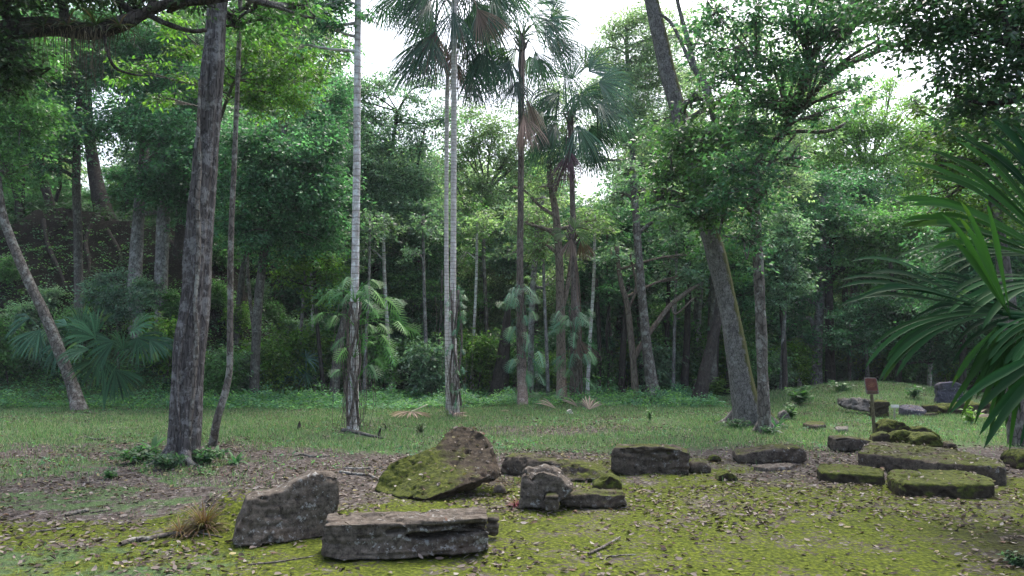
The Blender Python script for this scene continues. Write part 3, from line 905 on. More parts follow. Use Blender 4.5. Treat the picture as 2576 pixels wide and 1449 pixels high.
face_rock("mossy_pebble", "smallest mossy lump, behind the lone lump right of the square-ended block",
    [(1783, 1162), (1786, 1150), (1800, 1145), (1814, 1149), (1822, 1161)], 11.6, (0.0, 0.16, 0), 'moss', vox=0.014, amp=0.014)
face_rock("wedge_stone_slab", "low wedge-shaped slab rising to a mossy right end, between square-ended block and signpost",
    [(1857, 1167, 11.5), (1857, 1143, 11.5), (1900, 1136, 11.5), (1952, 1128, 11.5), (2020, 1126, 11.5), (2030, 1136, 11.5), (2031, 1163, 11.5), (1952, 1167, 11.5)], 11.5, (0.03, 0.42, 0.01), 'darkmoss', vox=0.018, amp=0.012, strata=0.006)
face_rock("small_brown_stone", "small brown stone poking up behind the wedge-shaped slab",
    [(1904, 1136), (1908, 1124), (1920, 1119), (1932, 1123), (1936, 1136)], 12.3, (0.0, 0.16, 0), 'brownmoss', vox=0.016, amp=0.014)
slab("thin_stone_slab", "thin flat stone almost flush with the ground in front of the wedge-shaped slab",
    [(1893, 1172), (1925, 1164), (1985, 1162), (2003, 1168), (1985, 1174), (1930, 1178)], 0.05, 0.10, 'dark', vox=0.016, amp=0.010)
face_rock("corner_stone_block", "rough stone block left of the signpost foot behind the big dark slab",
    [(2097, 1138), (2102, 1101), (2131, 1099), (2200, 1111), (2206, 1120), (2166, 1134), (2129, 1138)], 12.8, (0.04, 0.42, 0.0), 'darkmoss', vox=0.02, amp=0.022, strata=0.012)
slab("large_flat_slab", "largest flat dark slab strewn with dead leaves in front of the signpost",
    [(2157, 1138), (2172, 1120), (2192, 1109), (2280, 1114), (2400, 1131), (2523, 1157), (2530, 1176), (2440, 1169), (2361, 1162), (2227, 1145)], 0.195, 0.30, 'darkmoss', vox=0.022, amp=0.014, strata=0.006)
slab("mossy_kerb_slab", "narrow moss-covered slab, the left one of the front pair on the right",
    [(2054, 1176), (2064, 1167), (2141, 1168), (2224, 1181), (2222, 1198), (2120, 1193), (2058, 1186)], 0.115, 0.25, 'moss', vox=0.018, amp=0.016, strata=0.005)
slab("mossy_flat_slab", "moss-topped slab with bare dark front, right one of the front pair at right",
    [(2229, 1197), (2240, 1181), (2313, 1178), (2423, 1183), (2494, 1200), (2503, 1217), (2411, 1219), (2264, 1216)], 0.145, 0.28, 'moss', vox=0.018, amp=0.016, strata=0.005)
face_rock("mossy_boulder", "mossy boulder topmost in the rubble heap right of the signpost",
    [(2222, 1098), (2223, 1070), (2236, 1060), (2256, 1057), (2275, 1064), (2295, 1075), (2297, 1098)], 14.0, (0.05, 0.5, 0), 'moss', vox=0.022, amp=0.04, group=None)
face_rock("mossy_boulder", "brightest green hummock at the front of the rubble heap right of the signpost",
    [(2300, 1124), (2298, 1106), (2320, 1096), (2345, 1094), (2366, 1103), (2379, 1116), (2372, 1128)], 13.0, (0.05, 0.45, 0), 'verymoss', vox=0.022, amp=0.04)
face_rock("mossy_boulder", "mossy stone in the middle of the rubble heap under the topmost boulder",
    [(2250, 1118), (2250, 1096), (2268, 1087), (2292, 1088), (2310, 1100), (2306, 1118)], 13.4, (0.05, 0.4, 0), 'verymoss', vox=0.022, amp=0.04)
face_rock("mossy_boulder", "mossy stone sloping down behind the bright green hummock",
    [(2297, 1104), (2300, 1079), (2316, 1074), (2340, 1082), (2366, 1096), (2376, 1112), (2340, 1112)], 14.0, (0.05, 0.4, 0), 'moss', vox=0.022, amp=0.035)
face_rock("dark_rubble_stone", "dark knobbly stone at the right tip of the rubble heap",
    [(2379, 1134), (2384, 1116), (2396, 1112), (2410, 1121), (2417, 1134)], 12.9, (0.05, 0.28, 0), 'darkmoss', vox=0.018, amp=0.03)
face_rock("brown_rubble_stone", "small brown stone left in the rubble heap beside the signpost foot",
    [(2194, 1114), (2197, 1098), (2215, 1089), (2235, 1090), (2253, 1100), (2254, 1114)], 13.6, (0.05, 0.3, 0), 'brownmoss', vox=0.018, amp=0.03)
face_rock("edge_mossy_stone", "mossy stone cut by the right edge of the photo",
    [(2560, 1184), (2563, 1152), (2580, 1140), (2640, 1142), (2660, 1184)], 11.0, (0.05, 0.5, 0), 'moss', vox=0.022, amp=0.02)
# ruins far right
face_rock("ruin_stone_block", "squarish upright ruin block just behind the signpost",
    [(2199, 1052), (2200, 1012), (2216, 1008), (2239, 1011), (2238, 1053)], 18.9, (0.05, 0.45, 0), 'brownmoss', vox=0.024, amp=0.02, strata=0.012)
ang = np.linspace(0, 2 * math.pi, 24, endpoint=False)
gc = G(2296, 1046)
rr_ = np.array([[gc[0] + 0.30 * math.cos(a), gc[1] + 0.34 * math.sin(a), gc[2] + 0.20 + 0.05 * math.sin(a)] for a in ang])
solid("round_altar", "round violet-grey stone altar with leaves on its top among the ruins", "altar", rr_, (0, 0, -0.3), 'violet', vox=0.02, amp=0.006, strata=0.003)
face_rock("stacked_stone_block", "upper of two small blocks stacked right of the round altar",
    [(2327, 1037), (2328, 1020), (2352, 1019), (2360, 1022), (2360, 1037)], 19.3, (0.03, 0.3, 0), 'brownmoss', vox=0.02, amp=0.01)
face_rock("stacked_stone_block", "lower of two small blocks stacked right of the round altar",
    [(2329, 1060), (2330, 1040), (2352, 1038), (2362, 1041), (2362, 1060)], 19.1, (0.03, 0.3, 0), 'darkmoss', vox=0.02, amp=0.01)
face_rock("standing_stela", "grey standing stela behind the low ruin wall under the palm fronds",
    [(2357, 1016), (2359, 968), (2372, 961), (2400, 960), (2424, 968), (2426, 1016)], 22.0, (0.05, 0.28, 0), 'violet', vox=0.028, amp=0.015)
face_rock("ruin_wall", "low rubble ruin wall running right from the stacked blocks", 
    [(2364, 1056), (2366, 1022), (2430, 1014), (2500, 1016), (2600, 1010), (2700, 1012), (2700, 1062)], 19.6, (0.05, 0.6, 0), 'brownmoss', vox=0.035, amp=0.06, strata=0.03, cat='ruin wall')
face_rock("ruin_step", "crumbling stone step in the bank left of the signpost ruins",
    [(2120, 1022, 20.5), (2124, 1004, 20.6), (2160, 1003, 20.2), (2200, 1008, 19.8), (2204, 1036, 19.7), (2160, 1034, 20.0)], 20.4, (0.05, 0.6, 0), 'pale', vox=0.03, amp=0.045, strata=0.03)
face_rock("leaning_boulder", "grey boulder among leafy plants right of the slender mottled trunk",
    [(1958, 1062), (1962, 1040), (1974, 1032), (1988, 1040), (1994, 1060)], 18.4, (0.05, 0.3, 0), 'pale', vox=0.02, amp=0.03)
slab("flat_grass_stone", "flat stone in the grass behind the wedge-shaped slab, the nearer to the trees",
    [(2019, 1064), (2030, 1059), (2070, 1059), (2078, 1066), (2050, 1071)], 0.07, 0.15, 'darkmoss', vox=0.02, amp=0.015)
slab("flat_grass_stone", "small thin stone flush in the grass left of the signpost",
    [(2100, 1074), (2112, 1071), (2134, 1073), (2130, 1079), (2106, 1080)], 0.05, 0.12, 'pale', vox=0.016, amp=0.010)
face_rock("half_buried_stone", "dark low stone under the raised edge of the tilted slab",
    [(1240, 1242), (1243, 1226), (1256, 1218), (1268, 1226), (1276, 1242)], 9.0, (0.0, 0.2, 0), 'darkmoss', vox=0.014, amp=0.014)

# leaves resting on the stones are part of the litter look: a second litter object on the stone tops
def stone_litter():
    rng = np.random.default_rng(12)
    s = Soup()
    rng2 = rng
    for (o_pref, cnt) in (("tilted_mossy_slab", 120), ("large_flat_slab", 190), ("mossy_flat_slab", 60), ("mossy_kerb_slab", 30), ("broken_stone_block", 16), ("long_stone_block", 14), ("fallen_stone_slab", 18), ("square_stone_block", 10), ("round_altar", 30), ("wedge_stone_slab", 8), ("flat_stone_block", 8)):
        o = bpy.data.objects[o_pref]; me = o.data
        m = len(me.vertices)
        co = np.empty(m * 3); me.vertices.foreach_get("co", co); co = co.reshape(-1, 3) + np.array(o.location)
        no = np.empty(m * 3); me.vertices.foreach_get("normal", no); no = no.reshape(-1, 3)
        ok = np.where((no[:, 2] > 0.35))[0]
        if len(ok) == 0: continue
        k = rng.choice(ok, cnt)
        litter_leaves(s, co[k] + no[k] * 0.006, rng, 0.055, w=[.3, .2, .1, .2, .08, .1, .02], tilt=0.45)
    o = add_obj("stone_top_litter", s.mesh("stone_top_litter", MAT_DRY))
    props(o, "small dry leaves resting on the tops of the fallen stones", "leaf litter", kind='stuff')
stone_litter()

# ------------------------------------------------------------------ the sign
def build_sign():
    g = G(2201, 1106)
    d = g[1]
    root = thing("trail_sign", g, "small faded red sign with worn emblem on a thin wooden post", "sign")
    s = Soup()
    top = P(2192, 985, d)
    tube(s, [[*(g - np.array([0, 0, .1])), px_r(4.6, d)], [*((g + top) / 2), px_r(4.4, d)], [*top, px_r(4.2, d)]], 3, 8, 0.05)
    add_obj("post", s.mesh("post", plain_material("weathered_post", (0.06, 0.05, 0.026), 0.85, (0.14, 0.12, 0.065), 30), g, True), root)
    # board with rounded corners, slightly turned
    c = P(2189.5, 970.5, d) + np.array([0, -0.035, 0])
    w, h, r = px_r(30, d), px_r(41.5, d), px_r(4, d)
    ux = nrm(np.array([1.0, -0.12, 0.0])); uz = nrm(np.array([0.10, 0, 1.0])); uz = nrm(uz - np.array([.14, 0, 0]) * 1.55); un = np.cross(ux, uz)
    def outline(w, h, r, n=5):
        pts = []
        for cx_, cz_, a0 in ((w/2-r, h/2-r, 0), (-w/2+r, h/2-r, 90), (-w/2+r, -h/2+r, 180), (w/2-r, -h/2+r, 270)):
            for k in range(n + 1):
                a = math.radians(a0 + 90 * k / n); pts.append((cx_ + r * math.cos(a), cz_ + r * math.sin(a)))
        return pts
    def plate(name, w, h, r, y0, y1, mat, cz=0.0, parent=root):
        ol = outline(w, h, r); n = len(ol)
        vs = [tuple(c - g + ux * a + uz * (b + cz) + un * (-y0)) for a, b in ol] + [tuple(c - g + ux * a + uz * (b + cz) + un * (-y1)) for a, b in ol]
        vs = [tuple(np.array(c - g + ux * a + uz * (b + cz)) + un * yy) for yy in (y0, y1) for a, b in ol]
        fs = [tuple(range(n)), tuple(range(2 * n - 1, n - 1, -1))] + [(i, n + i, n + (i + 1) % n, (i + 1) % n) for i in range(n)]
        me = bpy.data.meshes.new(name); me.from_pydata(vs, [], fs); me.update(); me.materials.append(mat)
        return add_obj(name, me, parent)
    sgn = -1 if un[1] > 0 else 1      # towards the camera
    un = un * sgn
    wood = plain_material("sign_board_edge", (0.10, 0.09, 0.08), 0.8, (0.22, 0.20, 0.185), 25)
    red = plain_material("sign_faded_red", (0.085, 0.024, 0.018), 0.8, (0.17, 0.05, 0.038), 14)
    dark = plain_material("sign_dark_foot", (0.05, 0.035, 0.02), 0.9, (0.13, 0.08, 0.05), 18)
    em = plain_material("sign_worn_emblem", (0.17, 0.07, 0.035), 0.8, (0.27, 0.13, 0.07), 30)
    bd = plate("board", w, h, r, 0.0, 0.022, wood)
    plate("red_panel", w * 0.88, h * 0.74, r * 0.8, 0.0225, 0.026, red, h * 0.08, root)
    plate("dark_band", w * 0.84, h * 0.16, r * 0.5, 0.0225, 0.025, dark, -h * 0.39, root)  # darker strip across the foot of the board
    # worn emblem: fan of rays over two lines
    vs, fs = [], []
    def strip(x0, z0, x1, z1, t):
        a = np.array([x0, z0]); b = np.array([x1, z1]); dd = (b - a) / np.linalg.norm(b - a); nn_ = np.array([-dd[1], dd[0]]) * t / 2
        k = len(vs)
        for q in (a - nn_, b - nn_, b + nn_, a + nn_):
            vs.append(tuple(np.array(c - g + ux * q[0] + uz * (q[1] + h * 0.05)) + un * 0.0275))
        fs.append((k, k + 1, k + 2, k + 3))
    for k in range(7):
        a = math.radians(20 + 140 * k / 6)
        strip(0.2 * w * math.cos(a) * 0.4, 0.02 * h, 0.30 * w * math.cos(a), 0.24 * h * math.sin(a), w * 0.035)
    strip(-0.28 * w, -0.02 * h, 0.28 * w, -0.03 * h, w * 0.06)
    strip(-0.2 * w, -0.09 * h, 0.22 * w, -0.10 * h, w * 0.05)
    me = bpy.data.meshes.new("emblem"); me.from_pydata(vs, [], fs); me.update(); me.materials.append(em)
    add_obj("emblem", me, root)
    # the second little marker among the ruins
    g2 = G(2250, 1056); d2 = g2[1]
    r2 = thing("ruin_marker", g2, "tiny pale plate on a short grey post left of the round altar", "marker")
    s = Soup(); t2 = P(2250, 1026, d2)
    tube(s, [[*(g2 - np.array([0, 0, .05])), px_r(2.4, d2)], [*t2, px_r(2.2, d2)]], 3, 8, 0.03)
    add_obj("post", s.mesh("post", plain_material("marker_post", (0.2, 0.19, 0.16), 0.85), g2, True), r2)
    import bmesh
    bm = bmesh.new(); bmesh.ops.create_cube(bm, size=1)
    for v in bm.verts: v.co = Vector((v.co.x * px_r(20, d2), v.co.y * 0.03, v.co.z * px_r(8, d2)))
    bmesh.ops.bevel(bm, geom=list(bm.edges), offset=0.006, segments=2, affect='EDGES')
    me = bpy.data.meshes.new("plate"); bm.to_mesh(me); bm.free()
    me.materials.append(plain_material("marker_plate", (0.38, 0.38, 0.36), 0.6))
    q = add_obj("plate", me, r2, P(2250, 1022, d2) - g2 + np.array([0, -0.02, 0])); q.rotation_euler = (math.radians(-18), 0, 0)
build_sign()

# ------------------------------------------------------------------ palm fronds
def fan(soup, hub, fwd, nor, R, nseg=34, spread=2.3, droop=0.5, web=0.35, wmax=0.045, cup=0.15, cols=((0.05, 0.10, 0.045),), rng=None, st=7, dead=False, tipdrop=0.6, jit=0.10):
    """fan leaf: nseg pleated blades radiating from hub in the plane of fwd / side"""
    rng = rng or RNG
    fwd = nrm(np.asarray(fwd, float)); nor = np.asarray(nor, float); nor = nrm(nor - fwd * np.dot(nor, fwd)); side = np.cross(nor, fwd)
    cols = np.asarray(cols, float)
    th = np.linspace(-spread, spread, nseg)
    dth = th[1] - th[0]
    basecol = cols[rng.integers(0, len(cols))]
    for i, a in enumerate(th):
        a = a + rng.normal() * dth * 0.25
        ln = R * (0.80 + 0.20 * math.cos(a * 0.55)) * rng.uniform(1 - jit, 1 + jit * 0.6)
        dr = nrm(math.cos(a) * fwd + math.sin(a) * side + nor * (cup * (abs(a) / spread) + rng.normal() * 0.05))
        sd0 = nrm(np.cross(nor, dr))
        p = hub.copy() if hasattr(hub, 'copy') else np.array(hub, float)
        cur = dr.copy(); pts = [p.copy()]; ds = ln / (st - 1)
        dk = droop * rng.uniform(0.6, 1.4)
        for k in range(1, st):
            t = k / (st - 1)
            g = dk * (t ** 1.3) * 0.55 + (tipdrop * max(0, t - 0.55) if tipdrop else 0)
            cur = nrm(cur + np.array([0, 0, -1.0]) * g * (1.0 - 0.75 * max(0, -cur[2])))
            p = p + cur * ds; pts.append(p.copy())
        pts = np.array(pts)
        tg = nrm(np.gradient(pts, axis=0))
        t = np.linspace(0, 1, st)
        wfull = t * ln * abs(dth) * 1.12
        tap = np.clip((1 - t) / (1 - web), 0, 1) ** 0.8
        w = np.minimum(wfull, wmax * (0.25 + 0.75 * tap)) ; w[-1] = 0.002
        w[0] = max(0.004, w[0])
        sd = nrm(np.cross(nor[None, :], tg)); nn_ = np.cross(tg, sd)
        fold = 0.28 if not dead else 0.6
        mid = pts - nn_ * (w * fold)[:, None]
        lft = pts - sd * (w * 0.5)[:, None]; rgt = pts + sd * (w * 0.5)[:, None]
        v = np.stack([lft, mid, rgt], 1).reshape(-1, 3)
        q = []
        for k in range(st - 1):
            b = k * 3
            q += [(b, b + 1, b + 4, b + 3), (b + 1, b + 2, b + 5, b + 4)]
        c = basecol * rng.uniform(0.55, 1.55) * np.ones((len(q), 1))
        if not dead and rng.random() < 0.12:
            c[-4:] = c[-4:] * np.array([1.8, 1.3, 0.8])
        soup.add(v, q, c)

GREENF = [(0.04, 0.11, 0.055), (0.06, 0.135, 0.08), (0.035, 0.09, 0.06)]
BLUEF = [(0.06, 0.13, 0.10), (0.075, 0.15, 0.12), (0.05, 0.11, 0.08)]
DARKF = [(0.02, 0.055, 0.04), (0.03, 0.075, 0.055)]
LIMEF = [(0.09, 0.16, 0.045), (0.07, 0.13, 0.04)]
DEADF = [(0.15, 0.105, 0.085), (0.21, 0.155, 0.13), (0.12, 0.085, 0.075)]
DEADS = [(0.30, 0.22, 0.19), (0.36, 0.27, 0.23), (0.24, 0.17, 0.15)]
DEADV = [(0.12, 0.07, 0.09), (0.16, 0.10, 0.11)]

def palm(name, label, trunk, crown, fronds, bark='palm', group=None, ring=14, seed=1, pet=0.011, nseg=36, fill=12):
    """fronds: (hubx, huby, tipdir_deg (0 = right, 90 = up in the photo), R_px, spread, droop, colours, depth offset, dead)"""
    rng = np.random.default_rng(seed)
    rows = []
    for (px, py, d, rp) in trunk:
        if d is None:
            g = G(px, py); d0 = g[1]; rows.append([g[0], g[1], g[2] - 0.3, px_r(rp, d0)])
        else:
            rows.append([*P(px, py, d), px_r(rp, d)])
    b0 = np.array([rows[0][0], rows[0][1], hz(rows[0][0], rows[0][1])])
    root = thing(name, b0, label, 'palm tree', group)
    s = Soup()
    tube(s, rows, 10, ring, 0.04, seed=seed, base_flare=0.25, freq=9)
    dC = trunk[-1][2]; cr = P(crown[0], crown[1], dC)
    # boots at the crown shaft
    for k in range(16):
        a = rng.random() * 6.28; h0 = rng.uniform(-0.5, 0.1)
        e = cr + np.array([math.cos(a) * 0.25, math.sin(a) * 0.25, h0 + 0.3]); st0 = cr + np.array([0, 0, h0])
        tube(s, [[*st0, 0.04], [*((st0 + e) / 2 + np.array([0, 0, -0.03])), 0.03], [*e, 0.015]], 3, 5, 0.1)
    add_obj("trunk", s.mesh("trunk", BARK[bark], b0, True), root)
    extra = []
    for k in range(fill):
        a = 360.0 * (k + rng.random()) / fill
        rad_ = rng.uniform(45, 85) * 20.0 / dC
        extra.append((crown[0] + rad_ * math.cos(math.radians(a)), crown[1] - rad_ * 0.8 * math.sin(math.radians(a)) + (12 if a > 180 else 0), -90 + 0.55 * (((a + 90 + 180) % 360) - 180), rng.uniform(100, 135) * 20.0 / dC, 0.95, .9,
                      [DARKF, GREENF][k % 2], rng.uniform(-.6, .6), 0))
    for (hx, hy, deg, Rp, spread, droop, cols, dz_, dead) in list(fronds) + extra:
        d = dC + dz_
        H = P(hx, hy, d)
        R = px_r(Rp, d) * 1.15
        spread = spread * (0.8 if dz_ < 0.25 and not dead else 0.95)
        a = math.radians(deg)
        f = np.array([math.cos(a), 0.0, math.sin(a)]) + np.array([0, np.sign(dz_) * 0.35 + rng.normal() * 0.15, 0])
        n = np.array([0.0, -1.0, 0.35]) if dz_ <= 0 else np.array([0.0, 0.8, 0.6])
        n = n + rng.normal(size=3) * 0.25
        s = Soup()
        c0 = np.asarray(cols, float)[0]
        mid = (cr + H) / 2 + np.array([0, 0, 0.18 * np.linalg.norm(H - cr)])
        if dead: mid = (cr + H) / 2 + (H - cr)[0] * np.array([0.3, 0, 0])
        tube(s, [[*cr, pet * 1.6], [*mid, pet * 1.2], [*H, pet]], 5, 5, 0.0, col=c0 * (1.6 if not dead else 1.0))
        fan(s, H, f, n, R, nseg if not dead else 26, spread, droop * 1.25, 0.12, 0.030, 0.2, cols, rng, dead=dead)
        add_obj("frond", s.mesh("frond", MAT_DRY if dead else MAT_FROND, b0), root)
    return root

palm("fan_palm", "tallest fan palm with smooth ringed pale trunk and dark drooping crown",
     [(1143, 1044, None, 14), (1142, 960, 19.7, 12), (1139, 850, 19.7, 9.5), (1140, 700, 19.7, 7.8), (1141, 500, 19.7, 7.4), (1142, 250, 19.7, 7.2), (1142, 60, 19.7, 7.2), (1143, -30, 19.7, 7)], (1143, -25),
     [(1085, 95, 262, 150, 0.75, 0.6, DARKF, -.4, 0), (1062, 100, 235, 120, .7, .5, GREENF, .1, 0), (1095, 80, 255, 120, .8, .5, DEADV, .3, 1), (1200, 22, 300, 115, .6, .5, DEADF, -.5, 1),
      (1212, 20, 300, 130, .9, .6, DARKF, .2, 0), (1224, 120, 268, 150, .75, .5, DARKF, -.1, 0), (1205, 130, 280, 105, .8, .5, DARKF, .5, 0), (1240, -10, 320, 130, 1.2, .5, GREENF, -.2, 0),
      (975, -10, 250, 90, 1.0, .5, GREENF, .2, 0), (1020, -20, 235, 120, 1.1, .5, GREENF, -.2, 0), (1060, -10, 250, 110, 1.1, .5, DARKF, .4, 0), (1100, -30, 260, 110, 1.2, .6, GREENF, .6, 0),
      (1180, -40, 290, 130, 1.2, .5, DARKF, .5, 0), (1160, -60, 60, 120, 1.8, .5, GREENF, 0, 0), (1110, -70, 120, 120, 1.8, .5, GREENF, 0, 0), (1155, 60, 270, 120, .6, .4, DEADV, .4, 1), (1290, -20, 330, 120, 1.3, .5, GREENF, .4, 0), (1180, 100, 275, 110, .5, .4, DARKF, .3, 1)],
     'palm', seed=3)
palm("fan_palm", "second slender pale palm trunk standing close behind the tallest fan palm",
     [(1130, 1034, None, 8), (1125, 850, 20.8, 6.4), (1123, 600, 20.8, 5.6), (1124, 300, 20.8, 5.4), (1126, 160, 20.8, 5)], (1128, 150),
     [(1075, 150, 235, 95, .9, .6, DARKF, -.2, 0), (1180, 150, 300, 110, .9, .6, DARKF, .1, 0), (1110, 120, 255, 120, .7, .5, DARKF, .3, 0), (1150, 160, 280, 110, .6, .5, DEADV, .2, 1),
      (1090, 90, 130, 90, 1.3, .5, DARKF, .3, 0), (1170, 80, 60, 90, 1.4, .5, DARKF, .2, 0)], 'palm', seed=4, ring=10, fill=3)
palm("fan_palm", "fan palm with a long brown dead frond skirt hanging halfway up its trunk",
     [(1316, 1022, None, 14), (1312, 900, 22.8, 12), (1308, 700, 22.8, 9), (1310, 500, 22.8, 8), (1311, 300, 22.8, 8), (1313, 90, 22.8, 9)], (1313, 95),
     [(1375, 50, 315, 110, 1.1, .55, BLUEF, -.3, 0), (1400, 95, 300, 110, .9, .6, BLUEF, -.1, 0), (1300, 122, 215, 70, .9, .3, LIMEF, .2, 0), (1346, 130, 292, 105, .8, .5, GREENF, -.5, 0),
      (1300, 205, 268, 110, 1.0, .6, DARKF, -.5, 0), (1420, 170, 290, 110, .7, .5, GREENF, 0, 0), (1350, 10, 20, 80, .8, .3, BLUEF, 0, 0), (1330, -10, 75, 80, 1.2, .3, GREENF, .2, 0),
      (1280, 20, 150, 95, 1.2, .4, GREENF, .1, 0), (1250, 60, 205, 100, 1.0, .5, GREENF, -.2, 0), (1260, 100, 230, 80, .9, .5, DARKF, .3, 0), (1318, 290, 283, 115, .42, .3, DEADS, -.6, 1), (1326, 250, 280, 110, .4, .3, DEADS, -.3, 1), (1312, 300, 275, 90, .3, .3, DEADS, -.5, 1), (1385, 45, 20, 80, 1.2, .4, LIMEF, .4, 0)],
     'fibre', seed=5)
palm("fan_palm", "fan palm with blue-green fronds and a purple-brown dead frond below its crown",
     [(1446, 1012, None, 14), (1444, 900, 24, 10), (1444, 700, 24, 8), (1440, 500, 24, 7), (1437, 380, 24, 7), (1435, 282, 24, 8)], (1435, 285),
     [(1506, 207, 350, 95, 1.3, .5, BLUEF, -.3, 0), (1505, 258, 330, 105, 1.3, .6, BLUEF, -.5, 0), (1510, 230, 10, 90, 1.0, .4, BLUEF, .2, 0), (1451, 314, 285, 105, .9, .5, BLUEF, -.6, 0), (1408, 228, 238, 90, .8, .5, DARKF, 0, 0),
      (1363, 320, 282, 110, .9, .5, DARKF, 0.2, 0), (1490, 365, 285, 85, .7, .5, DARKF, .1, 0), (1432, 380, 270, 110, .6, .3, DEADV, -.6, 1), (1424, 392, 262, 80, .6, .3, DEADV, -.4, 1), (1470, 170, 55, 85, .9, .3, LIMEF, .3, 0), (1450, 235, 275, 80, 1.0, .5, GREENF, -.2, 0),
      (1480, 180, 30, 90, 1.2, .4, BLUEF, 0, 0), (1400, 290, 230, 80, .9, .5, DARKF, .3, 0), (1530, 290, 320, 85, 1.1, .6, BLUEF, .2, 0), (1440, 200, 100, 80, 1.2, .3, GREENF, .2, 0)],
     'fibre', seed=6)
palm("young_fan_palm", "small ragged palm crown with hanging dead thatch against the blue-green palm's trunk",
     [(1456, 1008, None, 12), (1452, 860, 23.4, 11), (1446, 700, 23.4, 8), (1441, 590, 23.4, 7)], (1441, 588),
     [(1425, 590, 170, 40, .9, .5, LIMEF, -.2, 0), (1452, 585, 330, 42, .9, .5, LIMEF, -.3, 0), (1438, 600, 255, 55, .6, .4, DEADF, -.2, 1), (1462, 602, 290, 55, .6, .4, DEADF, .1, 1), (1446, 575, 80, 40, 1.2, .4, LIMEF, .1, 0), (1455, 850, 280, 60, .5, .3, DEADF, -.3, 1), (1463, 858, 300, 60, .4, .3, DEADF, -.2, 1)],
     'fibre', seed=8, nseg=22, fill=0)

def clump_palm(name, label, base_px, hubs, cols, seed, pet=0.008, nseg=24, wmax=0.04, dd=0.0, group=None, rscale=1.0):
    rng = np.random.default_rng(seed)
    g = G(*base_px); d = g[1]
    root = thing(name, g, label, 'palm', group)
    for (hx, hy, deg, Rp, spread, droop) in hubs:
        Rp = Rp * rscale
        dz_ = rng.uniform(-0.35, 0.35) + dd
        H = P(hx, hy, d + dz_)
        a = math.radians(deg)
        f = np.array([math.cos(a), rng.normal() * 0.3, math.sin(a)])
        s = Soup()
        mid = (g + H) / 2 + np.array([(g - H)[0] * 0.3, 0, 0.1])
        c0 = np.asarray(cols)[0]
        tube(s, [[*g, pet * 1.3], [*mid, pet], [*H, pet * 0.8]], 5, 5, 0.0, col=c0 * 1.5)
        fan(s, H, f, np.array([0, -0.8, 0.6]) + rng.normal(size=3) * 0.3, px_r(Rp, d), nseg, spread, droop, 0.3, wmax, 0.15, cols, rng, st=6)
        add_obj("frond", s.mesh("frond", MAT_NEAR, g), root)
    return root
clump_palm("understory_palm", "wide dark green fan palm clump without trunk, right of the leaning left trunk", (262, 1032),
    [(345, 850, 300, 85, 1.6, .5), (330, 835, 40, 80, 1.1, .4), (250, 900, 260, 90, 1.2, .4), (240, 850, 130, 80, 1.1, .4), (290, 930, 290, 85, 1.0, .4), (375, 855, 340, 75, .8, .7), (285, 860, 200, 90, 1.0, .5), (310, 880, 90, 60, 1.3, .3), (225, 880, 180, 80, 1.0, .6)], [(0.05, 0.13, 0.07), (0.07, 0.17, 0.09), (0.04, 0.10, 0.06)], 31, nseg=22, wmax=0.06)
clump_palm("understory_palm", "arching fan palm fronds at the left edge beside the leaning trunk", (190, 1026),
    [(75, 800, 190, 80, .8, .9), (205, 830, 75, 75, .7, .3), (150, 860, 240, 90, .9, .6), (100, 830, 250, 90, .8, .6), (210, 850, 110, 85, .8, .4), (60, 850, 220, 70, .8, .8), (170, 820, 170, 70, .8, .7)], [(0.07, 0.16, 0.11), (0.06, 0.14, 0.08)], 32, nseg=18, wmax=0.06)
clump_palm("small_fan_palm", "small fan palm with starry pale fronds below the mound between the two slim trunks", (712, 1000),
    [(712, 950, 270, 55, 2.0, .7), (690, 930, 200, 60, 1.9, .7), (745, 920, 330, 60, 1.9, .7), (770, 900, 20, 55, 1.9, .6), (715, 905, 100, 55, 2.0, .6), (655, 925, 170, 50, 1.9, .6), (740, 895, 60, 55, 1.8, .5), (770, 940, 300, 50, 1.8, .7), (680, 905, 140, 45, 1.8, .6)], [(0.11, 0.22, 0.17), (0.08, 0.18, 0.12)], 33, nseg=14, wmax=0.045, pet=0.005)
clump_palm("small_fan_palm", "tiny fan palm at the forest edge left of the tallest palm trunk", (1060, 988),
    [(1062, 968, 90, 26, 2.2, .5), (1048, 972, 180, 24, 2.0, .6), (1076, 974, 350, 24, 2.0, .6)], BLUEF, 34, nseg=12, wmax=0.04, pet=0.005)
clump_palm("small_fan_palm", "low palm sprouts in the shade beside the dark leaning trunk", (1690, 1015),
    [(1670, 990, 150, 32, 1.6, .6), (1705, 985, 60, 32, 1.8, .6), (1725, 996, 0, 30, 1.6, .7)], GREENF, 35, nseg=12, wmax=0.04, pet=0.005)

